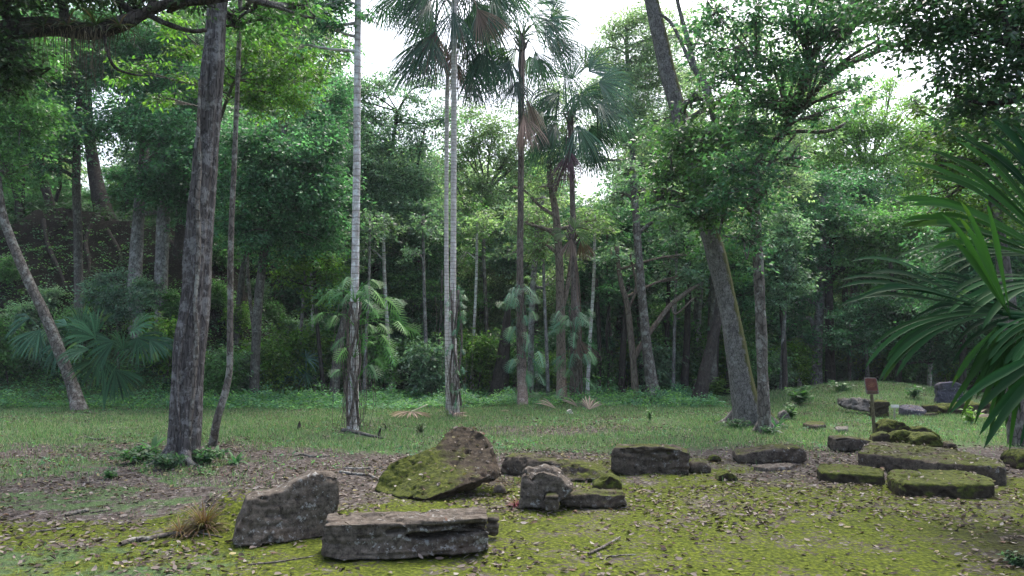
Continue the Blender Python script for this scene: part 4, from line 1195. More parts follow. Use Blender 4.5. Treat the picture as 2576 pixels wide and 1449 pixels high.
# the big fronds hanging in from the right
def near_palm():
    rng = np.random.default_rng(44)
    b = np.array([3.55, 3.9, hz(3.55, 3.9)])
    root = thing("near_fan_palm", b, "large dark fan palm reaching in from the right edge close to the camera", "palm")
    NC = [(0.008, 0.034, 0.013), (0.011, 0.044, 0.015), (0.02, 0.062, 0.014)]
    NB = [(0.012, 0.046, 0.016), (0.018, 0.06, 0.02)]
    s = Soup()
    tube(s, [[*(b - np.array([0, 0, .1])), 0.13], [*(b + np.array([0, 0, 0.8])), 0.11], [*(b + np.array([-.05, 0, 1.5])), 0.09]], 5, 14, 0.1)
    add_obj("trunk", s.mesh("trunk", BARK['fibre'], b, True), root)
    cr = b + np.array([-.05, 0, 1.5])
    spec = [  # hub px, depth, direction deg, R px, half spread, droop, segments, width, colours
        (2690, 690, 3.9, 141, 470, 0.44, .05, 15, 0.085, NC, (0.1, -0.9, 0.45)),
        (2700, 640, 4.1, 112, 400, 0.35, .05, 11, 0.08, NC, (0.1, -0.9, 0.45)),
        (2640, 655, 4.2, 176, 400, 0.22, .10, 6, 0.05, NB, (0.0, -0.5, 0.85)),
        (2480, 795, 3.5, 158, 380, 0.24, .10, 7, 0.055, NC, (0.0, -0.6, 0.8)),
        (2500, 800, 3.5, 185, 400, 0.17, .42, 5, 0.045, NB, (0.0, -0.6, 0.8)),
        (2520, 810, 3.5, 120, 320, 0.20, .0, 4, 0.055, NC, (0.0, -0.9, 0.4)),
        (2570, 800, 3.4, 252, 330, 0.62, .25, 12, 0.040, NC, (0.1, -0.9, 0.2)),
        (2490, 830, 3.4, 262, 210, 0.75, .25, 11, 0.032, NC, (0.1, -0.9, 0.2)),
        (2700, 800, 3.3, 196, 260, 0.34, .55, 12, 0.06, NB, (-0.2, -0.6, 0.8)),
        (2680, 860, 3.0, 215, 400, 0.16, .15, 3, 0.05, NC, (0.0, -0.7, 0.6)),
        (2660, 720, 3.6, 178, 300, 0.30, .35, 7, 0.06, NB, (0.0, -0.5, 0.85)),
        (2780, 820, 3.2, 235, 330, 0.35, .2, 7, 0.045, NC, (0.0, -0.9, 0.3)),
        (2640, 860, 3.2, 262, 300, 0.30, .1, 5, 0.04, NC, (0.0, -0.9, 0.3)),
        (2560, 800, 3.8, 165, 330, 0.55, .25, 9, 0.03, NC, (0.0, -0.7, 0.6)),
    ]
    for (hx, hy, d, deg, Rp, sp_, dr, ns, wm, cols, n) in spec:
        hx += 22; hy -= 12; Rp = Rp * 0.97; ns = int(ns * 1.4); wm = wm * 0.75; dr = dr * 0.8
        H = P(hx, hy, d); a = math.radians(deg)
        s = Soup()
        mid = (cr + H) / 2 + np.array([0, 0, 0.08])
        tube(s, [[*cr, 0.02], [*mid, 0.014], [*H, 0.011]], 5, 8, 0.0, col=np.array(cols[0]) * 1.6)
        fan(s, H, np.array([math.cos(a), rng.normal() * 0.1, math.sin(a)]), np.array(n), px_r(Rp, d), ns, sp_, dr, 0.55, wm, 0.05, cols, rng, st=14, tipdrop=0.35, jit=0.16)
        add_obj("frond", s.mesh("frond", MAT_NEAR, b), root)
near_palm()

# ------------------------------------------------------------------ climbing philodendron
def lobed_leaf(soup, base, fwd, nor, Lf, cols, rng, lobes=8):
    fwd = nrm(fwd); nor = nrm(nor - fwd * np.dot(nor, fwd)); side = np.cross(nor, fwd)
    col = np.asarray(cols)[rng.integers(0, len(cols))] * rng.uniform(0.8, 1.3)
    spine = lambda t: base + fwd * Lf * t - np.array([0, 0, 1.0]) * Lf * 0.35 * t * t
    v = []; q = []
    for k in range(lobes):
        t0 = 0.02 + 0.86 * k / lobes; t1 = t0 + 0.40 / lobes
        for sg in (-1, 1):
            ln = Lf * 0.62 * math.sin(math.pi * (0.18 + 0.72 * (k + 0.5) / lobes)) ** 0.8 * rng.uniform(0.85, 1.1)
            a = 1.25 - 0.85 * (k / lobes)
            dr = nrm(side * sg * math.sin(a) + fwd * math.cos(a) - nor * 0.15 + np.array([0, 0, -0.25]))
            b0, b1 = spine(t0), spine(t1)
            tip = (b0 + b1) / 2 + dr * ln
            m0 = b0 + dr * ln * 0.6; m1 = b1 + dr * ln * 0.6
            i = len(v)
            v += [b0, m0, m1, b1, tip + fwd * 0.004 * Lf, tip - fwd * 0.004 * Lf]
            q += [(i, i + 1, i + 2, i + 3), (i + 1, i + 5, i + 4, i + 2)]
    # web along the midrib and the end lobe
    for k in range(5):
        t0, t1 = k / 5, (k + 1) / 5
        w0, w1 = Lf * 0.085 * (1 - t0 * .8), Lf * 0.085 * (1 - t1 * .8)
        i = len(v)
        v += [spine(t0) - side * w0, spine(t1) - side * w1, spine(t1) + side * w1, spine(t0) + side * w0]
        q += [(i, i + 1, i + 2, i + 3)]
    soup.add(v, q, col)

def climber(name, label, trunk_line, leaves, size_px, cols, seed, stem_r=0.02, scatter=None, roots=0, group=None):
    """trunk_line: (px,py,d) up the trunk it climbs; leaves: (px,py) of leaf middles; scatter: (n, halfwidth_px)"""
    rng = np.random.default_rng(seed)
    tl = np.array([P(*t) for t in trunk_line])
    base = tl[0]; g = np.array([base[0], base[1], hz(base[0], base[1])])
    root = thing(name, g, label, 'climbing plant', group)
    st = Soup(); d = trunk_line[0][2]
    for j in range(3):
        rows = []
        for k, t in enumerate(tl):
            a = j * 2.1 + k * 1.1
            rr = 0.13
            rows.append([t[0] + rr * math.cos(a), t[1] - abs(rr * math.sin(a)) , t[2], stem_r])
        tube(st, rows, 6, 6, 0.1, seed=j)
    for j in range(roots):
        k = rng.integers(1, len(tl)); t = tl[k]
        x0 = t[0] + rng.normal() * 0.15; y0 = t[1] - rng.uniform(0.02, 0.25); z1 = t[2] + rng.uniform(-.3, .2)
        z0 = max(g[2], z1 - rng.uniform(0.8, 2.2))
        tube(st, [[x0, y0, z1, 0.006], [x0 + rng.normal() * 0.06, y0 - .03, (z0 + z1) / 2, 0.005], [x0 + rng.normal() * 0.06, y0, z0, 0.004]], 3, 4, 0)
    add_obj("stems", st.mesh("stems", BARK['fibre'], g, True), root)
    pts = [(px, py, 0) for px, py in leaves]
    if scatter:
        n, hw = scatter
        ys = [t[1] for t in trunk_line]
        for k in range(n):
            py = rng.uniform(min(ys), max(ys)); px = np.interp(-py, [-t[1] for t in trunk_line], [t[0] for t in trunk_line]) + rng.uniform(-hw, hw)
            pts.append((px, py, 1))
    lv = Soup()
    zs = tl[:, 2]
    for (px, py, _) in pts:
        dd = d - 0.25 + rng.uniform(-0.35, 0.25)
        H = P(px, py, dd)
        zt = H[2] - rng.uniform(0.0, 0.35)
        k = int(np.argmin(abs(zs - zt))); a0 = tl[k]
        out = H - a0; out[2] = 0
        out = nrm(out + np.array([0, -0.12, 0]) + rng.normal(size=3) * 0.1)
        Lf = px_r(size_px, d) * rng.uniform(0.75, 1.15)
        base_l = H - out * Lf * 0.35 + np.array([0, 0, Lf * 0.15])
        tube(lv, [[*a0, 0.008], [*((a0 + base_l) / 2 + np.array([0, 0, .12])), 0.006], [*base_l, 0.005]], 3, 4, 0, col=np.asarray(cols)[0] * 1.4)
        f = nrm(out * 0.8 + np.array([0, -0.25, -rng.uniform(0.1, 0.9)]))
        lobed_leaf(lv, base_l, f, nrm(np.array([0, -0.7, 0.7]) + rng.normal(size=3) * 0.3), Lf * 1.15, cols, rng, 7)
    add_obj("leaves", lv.mesh("leaves", MAT_PHILO, g), root)
    return root
PH = [(0.06, 0.17, 0.10), (0.09, 0.21, 0.12), (0.07, 0.18, 0.07)]
PH2 = [(0.07, 0.21, 0.04), (0.10, 0.25, 0.05), (0.06, 0.17, 0.06)]
climber("climbing_philodendron", "big lobed-leaf philodendron climbing the pale lichened trunk, hairy roots below",
    [(886, 1070, 16.0), (889, 980, 16.0), (890, 900, 16.0), (892, 820, 16.0), (893, 760, 16.0)],
    [(822, 735), (850, 742), (800, 790), (838, 800), (855, 850), (930, 765), (945, 780), (985, 760), (1003, 755), (935, 820), (955, 735), (925, 725), (905, 735), (1010, 815), (1030, 830), (975, 850), (985, 880), (930, 860), (870, 740), (955, 910), (860, 880), (1000, 790), (915, 850), (845, 935), (940, 925), (870, 700), (945, 710), (965, 820)],
    42, PH2, 51, roots=46, stem_r=0.028)
climber("climbing_philodendron", "blue-green philodendron leaves crowding the trunk of the palm with the long dead skirt",
    [(1315, 1000, 22.6), (1313, 900, 22.6), (1311, 800, 22.6), (1309, 730, 22.6)],
    [(1290, 725), (1332, 725), (1350, 745), (1275, 740)], 32, PH, 52, scatter=(26, 50), roots=16)
climber("climbing_philodendron", "philodendron with yellowing lower leaves on the ragged palm's trunk",
    [(1452, 985, 23.2), (1448, 900, 23.2), (1446, 850, 23.2), (1442, 780, 23.2)],
    [(1400, 785), (1420, 800), (1465, 790), (1395, 830), (1490, 880)], 32, PH, 53, scatter=(20, 50), roots=14)
climber("climbing_vine", "thin leafy vine on the shaggy foot of the tallest fan palm",
    [(1146, 1020, 19.4), (1146, 940, 19.4), (1148, 850, 19.4), (1148, 730, 19.4)],
    [(1165, 880), (1160, 760)], 17, PH, 54, scatter=(26, 24), roots=34, stem_r=0.03)
# ------------------------------------------------------------------ trees near the camera
tree("large_bark_tree", "thick flaky brown-barked trunk on the left with a pale vine stem running up it",
     [(455, 1168, None, 35), (459, 1120, 11.5, 33), (467, 1000, 11.5, 33), (480, 850, 11.5, 34), (492, 700, 11.5, 33), (507, 500, 11.5, 30), (525, 300, 11.5, 27), (542, 60, 11.5, 25), (555, -120, 11.5, 23), (570, -400, 11.5, 20)],
     [(500, -330, 11.5, 300, 110, .8), (760, -240, 11.5, 190, 90, .7), (300, -250, 12, 200, 90, .8), (640, 20, 12.5, 80, 34, .6), (760, 20, 12.5, 70, 34, .5), (600, 60, 12.8, 70, 40, .6)],
     leaf=(0.10, 0.045), cols='mid', bark='big', rough=0.09, flute=0.20, nfl=5, flare=0.05, roots=5, rootk=0.5, ring=48, seed=61, hang=0.5)
def vine_on(name, label, pts, bark, seed):
    g = G(*pts[0][:2]); d0 = pts[0][2]
    rows = [[*P(px, py, d), px_r(r, d)] for px, py, d, r in pts]
    s = Soup(); tube(s, rows, 8, 8, 0.12, seed=seed)
    me = s.mesh(name, BARK[bark], g, True); o = add_obj(name, me, None, g); props(o, label, 'vine')
vine_on("climbing_vine", "pale vine stem pressed flat along the thick brown-barked trunk",
    [(476, 1110, 11.12, 4), (488, 960, 11.12, 5.5), (495, 850, 11.12, 6), (491, 760, 11.12, 5), (500, 640, 11.14, 6), (497, 500, 11.15, 6), (503, 430, 11.2, 5), (499, 330, 11.25, 5), (503, 200, 11.3, 4)], 'mottled', 3)
vine_on("climbing_vine", "thin dark vine slanting up the left side of the thick brown-barked trunk",
    [(452, 1100, 11.1, 3), (446, 950, 11.12, 3), (462, 830, 11.12, 3.5), (484, 720, 11.12, 3.5), (490, 640, 11.14, 3)], 'big', 4)
tree("slender_tree", "very slender pale trunk bent at its foot, right beside the thick brown-barked trunk",
     [(530, 1118, None, 12), (545, 1060, 13.4, 9.5), (566, 990, 13.4, 8.5), (577, 930, 13.4, 8), (579, 800, 13.4, 7.5), (581, 600, 13.4, 7), (590, 400, 13.4, 6.5), (600, 150, 13.4, 6), (606, -60, 13.4, 5.5), (612, -300, 13.4, 4)],
     [(640, -330, 13.4, 150, 90, .8)], leaf=(0.10, 0.045), cols='mid', bark='mottled', rough=0.06, seed=62)
tree("leaning_tree", "speckled grey trunk leaning left at the left edge of the clearing",
     [(208, 1032, None, 22), (186, 985, 22, 16), (152, 890, 22, 13.5), (112, 790, 22, 12.5), (64, 690, 22, 11.5), (27, 600, 22, 11), (4, 530, 22, 10), (-10, 420, 22, 11), (-15, 250, 22, 10), (-10, 60, 22, 9)],
     [(0, 180, 22, 110, 90, 1), (60, 300, 22.5, 90, 70, .9), (-60, 330, 22, 90, 90, 1), (80, 120, 22, 90, 80, 1), (20, 420, 22.5, 70, 50, .7)], cols='mid', bark='mottled', rough=0.08, seed=63)
tree("pale_trunk_tree", "tall straight white-lichened trunk clothed in philodendron, left of the palms",
     [(887, 1084, None, 17), (889, 1000, 16.2, 13), (891, 850, 16.2, 11), (893, 700, 16.2, 10), (897, 450, 16.2, 9.4), (899, 200, 16.2, 8.8), (901, -50, 16.2, 8), (905, -300, 16.2, 7)],
     [(860, -260, 16.2, 150, 90, .9), (960, -200, 16.2, 110, 70, .8), (800, 50, 16.2, 50, 40, .6), (770, 110, 16.4, 36, 26, .35), (835, 15, 16.2, 55, 30, .7), (925, 45, 16.2, 25, 22, .5), (850, 75, 16.2, 24, 16, .5), (780, -10, 16.2, 60, 30, .7)], leaf=(0.10, 0.05), cols='dark', bark='pale', rough=0.04, seed=64, flare=0.35)
tree("leaning_moss_tree", "stout grey trunk leaning left, yellow-green moss down its right side",
     [(1890, 1068, None, 37), (1880, 1030, 17.4, 31), (1862, 930, 17.4, 27), (1838, 800, 17.4, 25), (1812, 680, 17.4, 24), (1780, 560, 17.4, 22.5), (1745, 420, 17.4, 21.5), (1712, 300, 17.4, 20), (1680, 180, 17.4, 20), (1655, 70, 17.4, 19), (1635, -20, 17.4, 18), (1610, -160, 17.4, 15)],
     [(1700, 350, 16.4, 75, 55, 1), (1770, 340, 16.2, 70, 50, 1), (1690, 440, 16.6, 70, 55, .8), (1790, 450, 16, 80, 60, 1), (1740, 540, 16.2, 70, 50, .9), (1660, 500, 16.8, 50, 50, .5), (1820, 540, 16, 70, 40, .9), (1740, 250, 16.6, 40, 36, .6), (1880, 330, 16, 70, 60, 1.0), (1850, 240, 16.6, 60, 40, .8),
      (1600, -150, 17.4, 150, 80, .7)],
     limbs=[[(1782, 225, 17, 10), (1752, 180, 17, 8), (1738, 130, 17, 7), (1722, 70, 17, 6), (1704, 0, 17, 5), (1700, -60, 17, 4)],
            [(1745, 175, 17, 6), (1720, 120, 17, 5), (1690, 60, 17, 4.5), (1660, 35, 17, 4)],
            [(1775, 215, 17, 11), (1790, 270, 17, 11), (1800, 330, 17, 9), (1770, 430, 17.2, 8)], [(1738, 130, 17, 4), (1760, 90, 17, 3), (1765, 40, 17, 2)]],
     leaf=(0.115, 0.058), cols=[(0.06, 0.15, 0.06), (0.09, 0.19, 0.08), (0.045, 0.10, 0.05), (0.11, 0.20, 0.05)], lai=2.4, bark='mossy', mat=MAT_GLOSSY, rough=0.10, flute=0.09, flare=0.3, roots=7, rootk=0.55, ring=28, seed=65)
tree("mottled_trunk_tree", "slender straight mottled trunk standing just right of the stout leaning mossy trunk",
     [(1924, 1088, None, 19), (1922, 1030, 15.9, 15), (1917, 900, 15.9, 14), (1912, 750, 15.9, 13.5), (1904, 600, 15.9, 12.5), (1898, 480, 15.9, 12), (1903, 420, 15.9, 12), (1935, 370, 15.8, 10), (1970, 335, 15.6, 10), (1985, 300, 15.5, 10)],
     [(1900, 40, 14.2, 90, 50, .9), (2000, 60, 14.2, 90, 50, .9), (2090, 80, 14, 80, 46, .75), (1850, 120, 14.5, 70, 50, .8), (1960, 160, 14.4, 80, 50, 1), (2180, 40, 13.6, 80, 40, .9), (2060, 170, 14.2, 70, 40, .6), (1920, 250, 15, 80, 50, 1), (2000, 240, 15, 60, 40, .6), (2120, 20, 14, 90, 40, .6), (2210, 100, 13.8, 60, 40, .45), (1780, 110, 15, 60, 50, .5), (2140, 220, 14.6, 60, 36, .5), (1900, 330, 15.2, 80, 46, .8), (2060, 290, 14.8, 60, 30, .4), (1990, 400, 15.2, 60, 40, .45), (1830, 190, 15, 60, 40, .6), (2040, 110, 14.4, 70, 50, .6), (1840, 500, 15.2, 70, 60, .7),
      (1850, 420, 15, 70, 50, .8), (1920, 470, 15.2, 60, 60, .7), (1870, 600, 15.4, 55, 60, .5), (2030, 0, 14, 100, 40, .9), (1800, 30, 14.6, 60, 40, .6)],
     limbs=[[(1975, 330, 15.6, 11), (1990, 295, 15.5, 10), (2030, 255, 15.2, 9), (2070, 210, 14.9, 8), (2130, 165, 14.6, 7.5), (2210, 128, 14.2, 7), (2290, 100, 14, 6.5), (2350, 75, 13.8, 6), (2430, 45, 13.5, 5)],
            [(1970, 338, 15.6, 6), (2010, 330, 15.4, 5), (2060, 332, 15.2, 5), (2100, 325, 15, 4.5), (2126, 310, 15, 4)],
            [(1900, 560, 15.9, 5), (1890, 500, 15.7, 4), (1930, 420, 15.4, 4), (2000, 340, 15.2, 3)],
            [(1990, 295, 15.5, 7), (2000, 240, 15.2, 6), (2040, 190, 15, 5), (2120, 120, 14.6, 4)]],
     leaf=(0.10, 0.05), cols=[(0.06, 0.15, 0.08), (0.09, 0.20, 0.10), (0.04, 0.11, 0.06)], bark='mottled', mat=MAT_GLOSSY, rough=0.07, roots=4, rootk=0.7, ring=18, seed=66, lai=2.4)
tree("overhanging_tree", "dark tree filling the top right corner with overhanging leafy boughs",
     [(2900, 1200, None, 60), (2880, 700, 8.5, 50), (2800, 300, 8.6, 42), (2700, 60, 8.8, 36), (2600, -160, 9, 30)],
     [(2260, 20, 9.6, 110, 60, .9), (2380, 60, 9.4, 110, 70, 1), (2500, 40, 9.2, 110, 80, 1.3), (2420, 170, 9.5, 90, 70, .9), (2520, 180, 9.2, 90, 80, 1.4), (2450, 280, 9.6, 70, 60, .8), (2560, 290, 9.3, 80, 70, 1.2), (2330, -40, 9.4, 140, 60, 1), (2300, 130, 9.8, 60, 34, .5),
      (2600, 400, 9.5, 80, 80, 1.0), (2150, -40, 9.8, 140, 60, .8), (2370, 250, 10, 40, 36, .4), (2640, 60, 9, 120, 120, 1), (2370, 100, 9.6, 70, 44, .7), (2300, 90, 9.7, 50, 40, .5), (2410, 250, 9.6, 60, 40, .6)],
     limbs=[[(2700, 60, 8.8, 20), (2600, 110, 9, 16), (2520, 100, 9.1, 14), (2440, 80, 9.3, 10), (2350, 70, 9.5, 6)],
            [(2560, 120, 9, 12), (2530, 50, 9, 10), (2500, -40, 9, 9)], [(2545, 100, 9, 10), (2560, 20, 9, 9), (2570, -60, 9, 8)],
            [(2700, 160, 8.9, 14), (2590, 240, 9.1, 10), (2480, 260, 9.3, 6), (2400, 240, 9.5, 4)]],
     leaf=(0.085, 0.042), cols=[(0.04, 0.10, 0.045), (0.06, 0.14, 0.06), (0.03, 0.075, 0.04)], bark='dark', seed=67, autolimb=False, lai=2.6, mat=MAT_GLOSSY)
tree("bright_leaf_tree", "bright green leafy tree behind the near palm fronds at the right",
     [(2560, 1120, None, 22), (2540, 800, 13.5, 18), (2500, 500, 13.5, 14), (2470, 300, 13.6, 10)],
     [(2400, 330, 13.5, 70, 50, .9), (2480, 350, 13.5, 70, 60, 1), (2350, 400, 13.7, 50, 36, .6), (2440, 430, 13.6, 70, 50, .9), (2540, 430, 13.5, 80, 70, 1.1), (2320, 280, 13.8, 40, 26, .45), (2380, 500, 14, 60, 40, .6), (2500, 540, 13.6, 80, 60, .9), (2450, 240, 13.8, 60, 40, .7)],
     leaf=(0.085, 0.04), cols=[(0.07, 0.14, 0.03), (0.05, 0.11, 0.03), (0.10, 0.16, 0.03)], bark='darkgrey', seed=68)
tree("epiphyte_limb_tree", "heavy dark horizontal limb at the top left draped with bromeliads and hanging roots",
     [(-420, 1250, None, 60), (-400, 700, 9.5, 50), (-330, 300, 9.6, 42), (-180, 120, 9.6, 34), (0, 78, 9.6, 26), (120, 66, 9.6, 24), (220, 78, 9.6, 22), (300, 62, 9.6, 20), (370, 30, 9.7, 16), (430, 8, 9.7, 14), (520, 2, 9.8, 11), (640, -20, 10, 8)],
     [(30, 0, 9.4, 90, 50, 1), (-60, 120, 9.3, 90, 110, 1.2), (40, 170, 9.5, 55, 60, .8), (180, -20, 9.6, 110, 46, 1), (350, -20, 9.8, 90, 36, .8), (330, 30, 9.8, 30, 20, .5), (480, -10, 9.8, 60, 30, .7)],
     limbs=[[(370, 35, 9.7, 8), (420, 60, 9.7, 7), (480, 78, 9.8, 6), (520, 76, 9.9, 5)], [(260, 80, 9.6, 4), (270, 130, 9.5, 4), (290, 170, 9.5, 4), (330, 186, 9.6, 3), (360, 190, 9.7, 2.5)]],
     leaf=(0.075, 0.035), cols=[(0.02, 0.045, 0.02), (0.03, 0.06, 0.03), (0.04, 0.08, 0.03)], bark='dark', seed=69, rough=0.14, ring=16)
tree("bright_leaf_tree", "yellow-green lit sprays of leaves in front of the mound trees, upper left",
     [(466, 1010, None, 8), (480, 850, 20.5, 7), (507, 520, 20, 6), (545, 330, 19, 5), (590, 200, 18, 4)],
     [(430, 60, 17, 70, 30, .6), (330, 170, 17, 60, 28, .6), (470, 130, 17, 60, 30, .55), (620, 120, 18, 60, 50, .8), (690, 190, 18.5, 60, 50, .9), (760, 140, 19, 45, 40, .7), (640, 250, 18.5, 50, 40, .8), (740, 250, 19, 50, 36, .8), (800, 190, 19.5, 36, 40, .8), (560, 190, 18, 40, 40, .6), (400, 240, 17.5, 40, 26, .5), (490, 210, 17.5, 40, 24, .4), (680, 80, 18.5, 50, 34, .7)],
     leaf=(0.11, 0.045), cols='bright', bark='darkgrey', seed=70, hang=0.6)

# ------------------------------------------------------------------ trees around the clearing edge
T = tree
T("tree", "broad teal-leaved tree bulging over the right shoulder of the mound",
  [(640, 900, None, 12), (650, 760, 25, 11), (670, 600, 25, 10), (700, 420, 25, 8), (720, 300, 25, 6)],
  [(620, 360, 24, 80, 60, 1), (700, 390, 24, 90, 60, 1), (780, 410, 24, 70, 60, 1), (820, 350, 24.5, 55, 50, .9), (660, 480, 24, 90, 60, 1.1), (760, 500, 24, 90, 55, 1.1), (840, 480, 25, 50, 50, .9), (600, 560, 24.5, 70, 50, 1), (700, 590, 24.5, 90, 50, 1), (800, 580, 25, 70, 50, 1), (560, 440, 25, 60, 60, .9), (850, 250, 26, 40, 50, .8), (790, 290, 25.5, 60, 50, .9)],
  cols='teal', bark='darkgrey', seed=71, lai=4.0)
T("tree", "deep green leafy tree top left behind the thick brown-barked trunk",
  [(345, 842, None, 19), (340, 700, 27, 17), (348, 560, 27.2, 15), (360, 420, 27.5, 13), (380, 260, 28, 10)],
  [(330, 300, 26, 90, 60, .9), (420, 330, 26, 90, 60, .9), (460, 420, 26, 80, 60, 1), (390, 470, 26.5, 80, 50, 1), (480, 500, 26.5, 60, 50, 1), (360, 180, 27, 90, 60, 1), (460, 250, 27, 70, 50, .8), (300, 90, 27, 90, 60, 1), (420, 110, 27.5, 90, 60, 1), (540, 350, 26, 50, 60, .9)],
  cols='teal', bark='grey', seed=72, lai=3.6)
T("tree", "pale straight trunk with dark leaf scars on the mound face, nearest the thick brown trunk",
  [(405, 846, None, 20), (404, 780, 26.8, 17), (407, 650, 26.8, 16), (412, 500, 27, 15), (418, 380, 27.2, 13), (432, 260, 27.4, 12), (455, 130, 27.6, 11), (470, 20, 27.8, 9)],
  [(470, 40, 27.6, 90, 60, .9), (560, 110, 27, 70, 60, .8), (520, 260, 27, 60, 60, .8)], cols='greygreen', bark='grey', seed=73, rough=0.05)
T("tree", "thin grey trunk rising from behind the fan palm clump, left on the mound",
  [(203, 822, None, 13), (198, 700, 27, 11), (195, 560, 27, 10.5), (192, 430, 27, 10), (196, 300, 27.2, 8), (205, 150, 27.5, 6)],
  [(120, 300, 26.5, 90, 50, .9), (210, 320, 26.5, 80, 50, .8), (150, 200, 27, 90, 60, 1), (60, 380, 26.5, 80, 40, .8), (230, 160, 27, 80, 70, 1), (100, 430, 26.5, 90, 34, .7), (220, 60, 27, 110, 50, 1), (80, 100, 27, 100, 80, 1)], cols='teal', bark='darkgrey', seed=74)
T("tree", "thick dark trunk on the mound crest leaning against the bright sky gap",
  [(275, 600, None, 26), (262, 540, 31.5, 22), (245, 470, 31.8, 18), (232, 400, 32, 15), (222, 300, 32, 12), (215, 150, 32, 10)],
  [(180, 120, 32, 110, 70, 1), (300, 160, 32, 70, 60, .8)], cols='dark', bark='dark', seed=75, rough=0.12)
T("tree", "curving dark trunk on the mound crest near the left edge",
  [(140, 600, None, 14), (128, 520, 32, 12), (108, 450, 32, 11), (98, 380, 32, 10), (96, 250, 32, 8)],
  [(90, 200, 32, 100, 90, 1), (20, 300, 32, 80, 60, .9)], cols='mid', bark='dark', seed=76, rough=0.1)
T("tree", "dark forked trunk at the far left of the mound crest",
  [(52, 575, None, 12), (50, 500, 32.5, 11), (55, 400, 32.5, 10), (62, 250, 32.5, 8)],
  [(30, 120, 32.5, 100, 90, 1), (100, 40, 32.5, 100, 60, 1)], cols='mid', bark='dark', seed=77,
  limbs=[[(50, 520, 32.5, 8), (30, 440, 32.5, 7), (20, 330, 32.5, 6)], [(120, 560, 32.3, 5), (150, 470, 32.3, 5), (150, 400, 32.3, 4)]])
T("tree", "dark massive trunk half hidden behind the thick brown-barked trunk on the mound",
  [(455, 640, None, 18), (458, 560, 29, 16), (462, 430, 29.4, 14), (470, 250, 29.6, 11)],
  [(520, 420, 29, 60, 60, .8), (560, 330, 29, 60, 60, .8), (440, 180, 29.5, 80, 70, .9)], cols='dark', bark='dark', seed=78)
T("tree", "slanting dim trunk on the right slope of the mound",
  [(595, 740, None, 9), (612, 680, 27.5, 8), (640, 600, 27.6, 7), (652, 500, 28, 6)],
  [(660, 520, 27.6, 60, 50, .8), (600, 600, 27.4, 50, 36, .7)], cols='dark', bark='darkgrey', seed=79)
T("tree", "green-leaved sapling spreading over the lower right foot of the mound",
  [(820, 990, None, 6), (806, 900, 26, 5), (795, 780, 26.5, 4.5), (790, 640, 27, 4)],
  [(740, 640, 27, 60, 40, .8), (800, 660, 27, 60, 44, .8), (720, 700, 26.6, 40, 30, .6), (840, 720, 27, 50, 44, .8), (790, 750, 26.6, 40, 30, .5)], cols='bright', bark='dark', seed=80)
T("tree", "grey-green small-leaved tree with a sparse top in front of the bright sky",
  [(960, 985, None, 10), (950, 850, 30, 9), (945, 700, 30, 8), (960, 520, 30, 7), (985, 380, 30, 5), (1000, 280, 30, 4)],
  [(860, 240, 30, 46, 40, .7), (1040, 250, 30, 50, 40, .45), (1110, 300, 30, 50, 46, .6), (1080, 210, 30.4, 40, 30, .35), (900, 230, 30, 50, 36, .7), (960, 215, 30, 50, 30, .6), (930, 290, 30, 60, 40, .6), (1010, 300, 30, 55, 36, .55), (880, 320, 30, 60, 46, .8), (960, 370, 29.6, 80, 46, .9), (1050, 370, 30, 55, 46, .7), (890, 420, 29.6, 70, 50, 1), (990, 450, 29.4, 80, 50, 1), (1070, 460, 29.8, 60, 50, .9), (920, 520, 29.4, 80, 50, 1.1), (1020, 540, 29.4, 80, 50, 1.1), (870, 600, 29.6, 60, 50, 1), (1090, 560, 29.6, 50, 50, .8)],
  limbs=[[(950, 640, 30, 5), (990, 540, 29.8, 4), (1040, 450, 29.8, 3), (1070, 320, 29.8, 2)], [(945, 600, 30, 4), (900, 520, 30, 3), (880, 400, 30, 2)]],
  cols='greygreen', bark='dark', leaf=(0.11, 0.055), seed=81, lai=3.6)
T("tree", "dark rounded tree filling the shade between the pale trunk and the tallest palm",
  [(1030, 985, None, 10), (1034, 880, 31, 9), (1036, 750, 31, 7), (1030, 640, 31, 5)],
  [(960, 620, 30.5, 80, 46, 1), (1050, 640, 30.5, 80, 46, 1), (900, 690, 30.5, 70, 46, .9), (990, 710, 30, 80, 50, 1), (1080, 720, 30, 60, 50, 1), (1000, 800, 30, 80, 50, .8), (1090, 820, 30, 60, 60, .8), (920, 790, 30.5, 60, 50, .7), (1060, 890, 30, 60, 40, .8), (960, 890, 30, 60, 40, .7)],
  cols='dark', bark='dark', seed=82, lai=3.8)
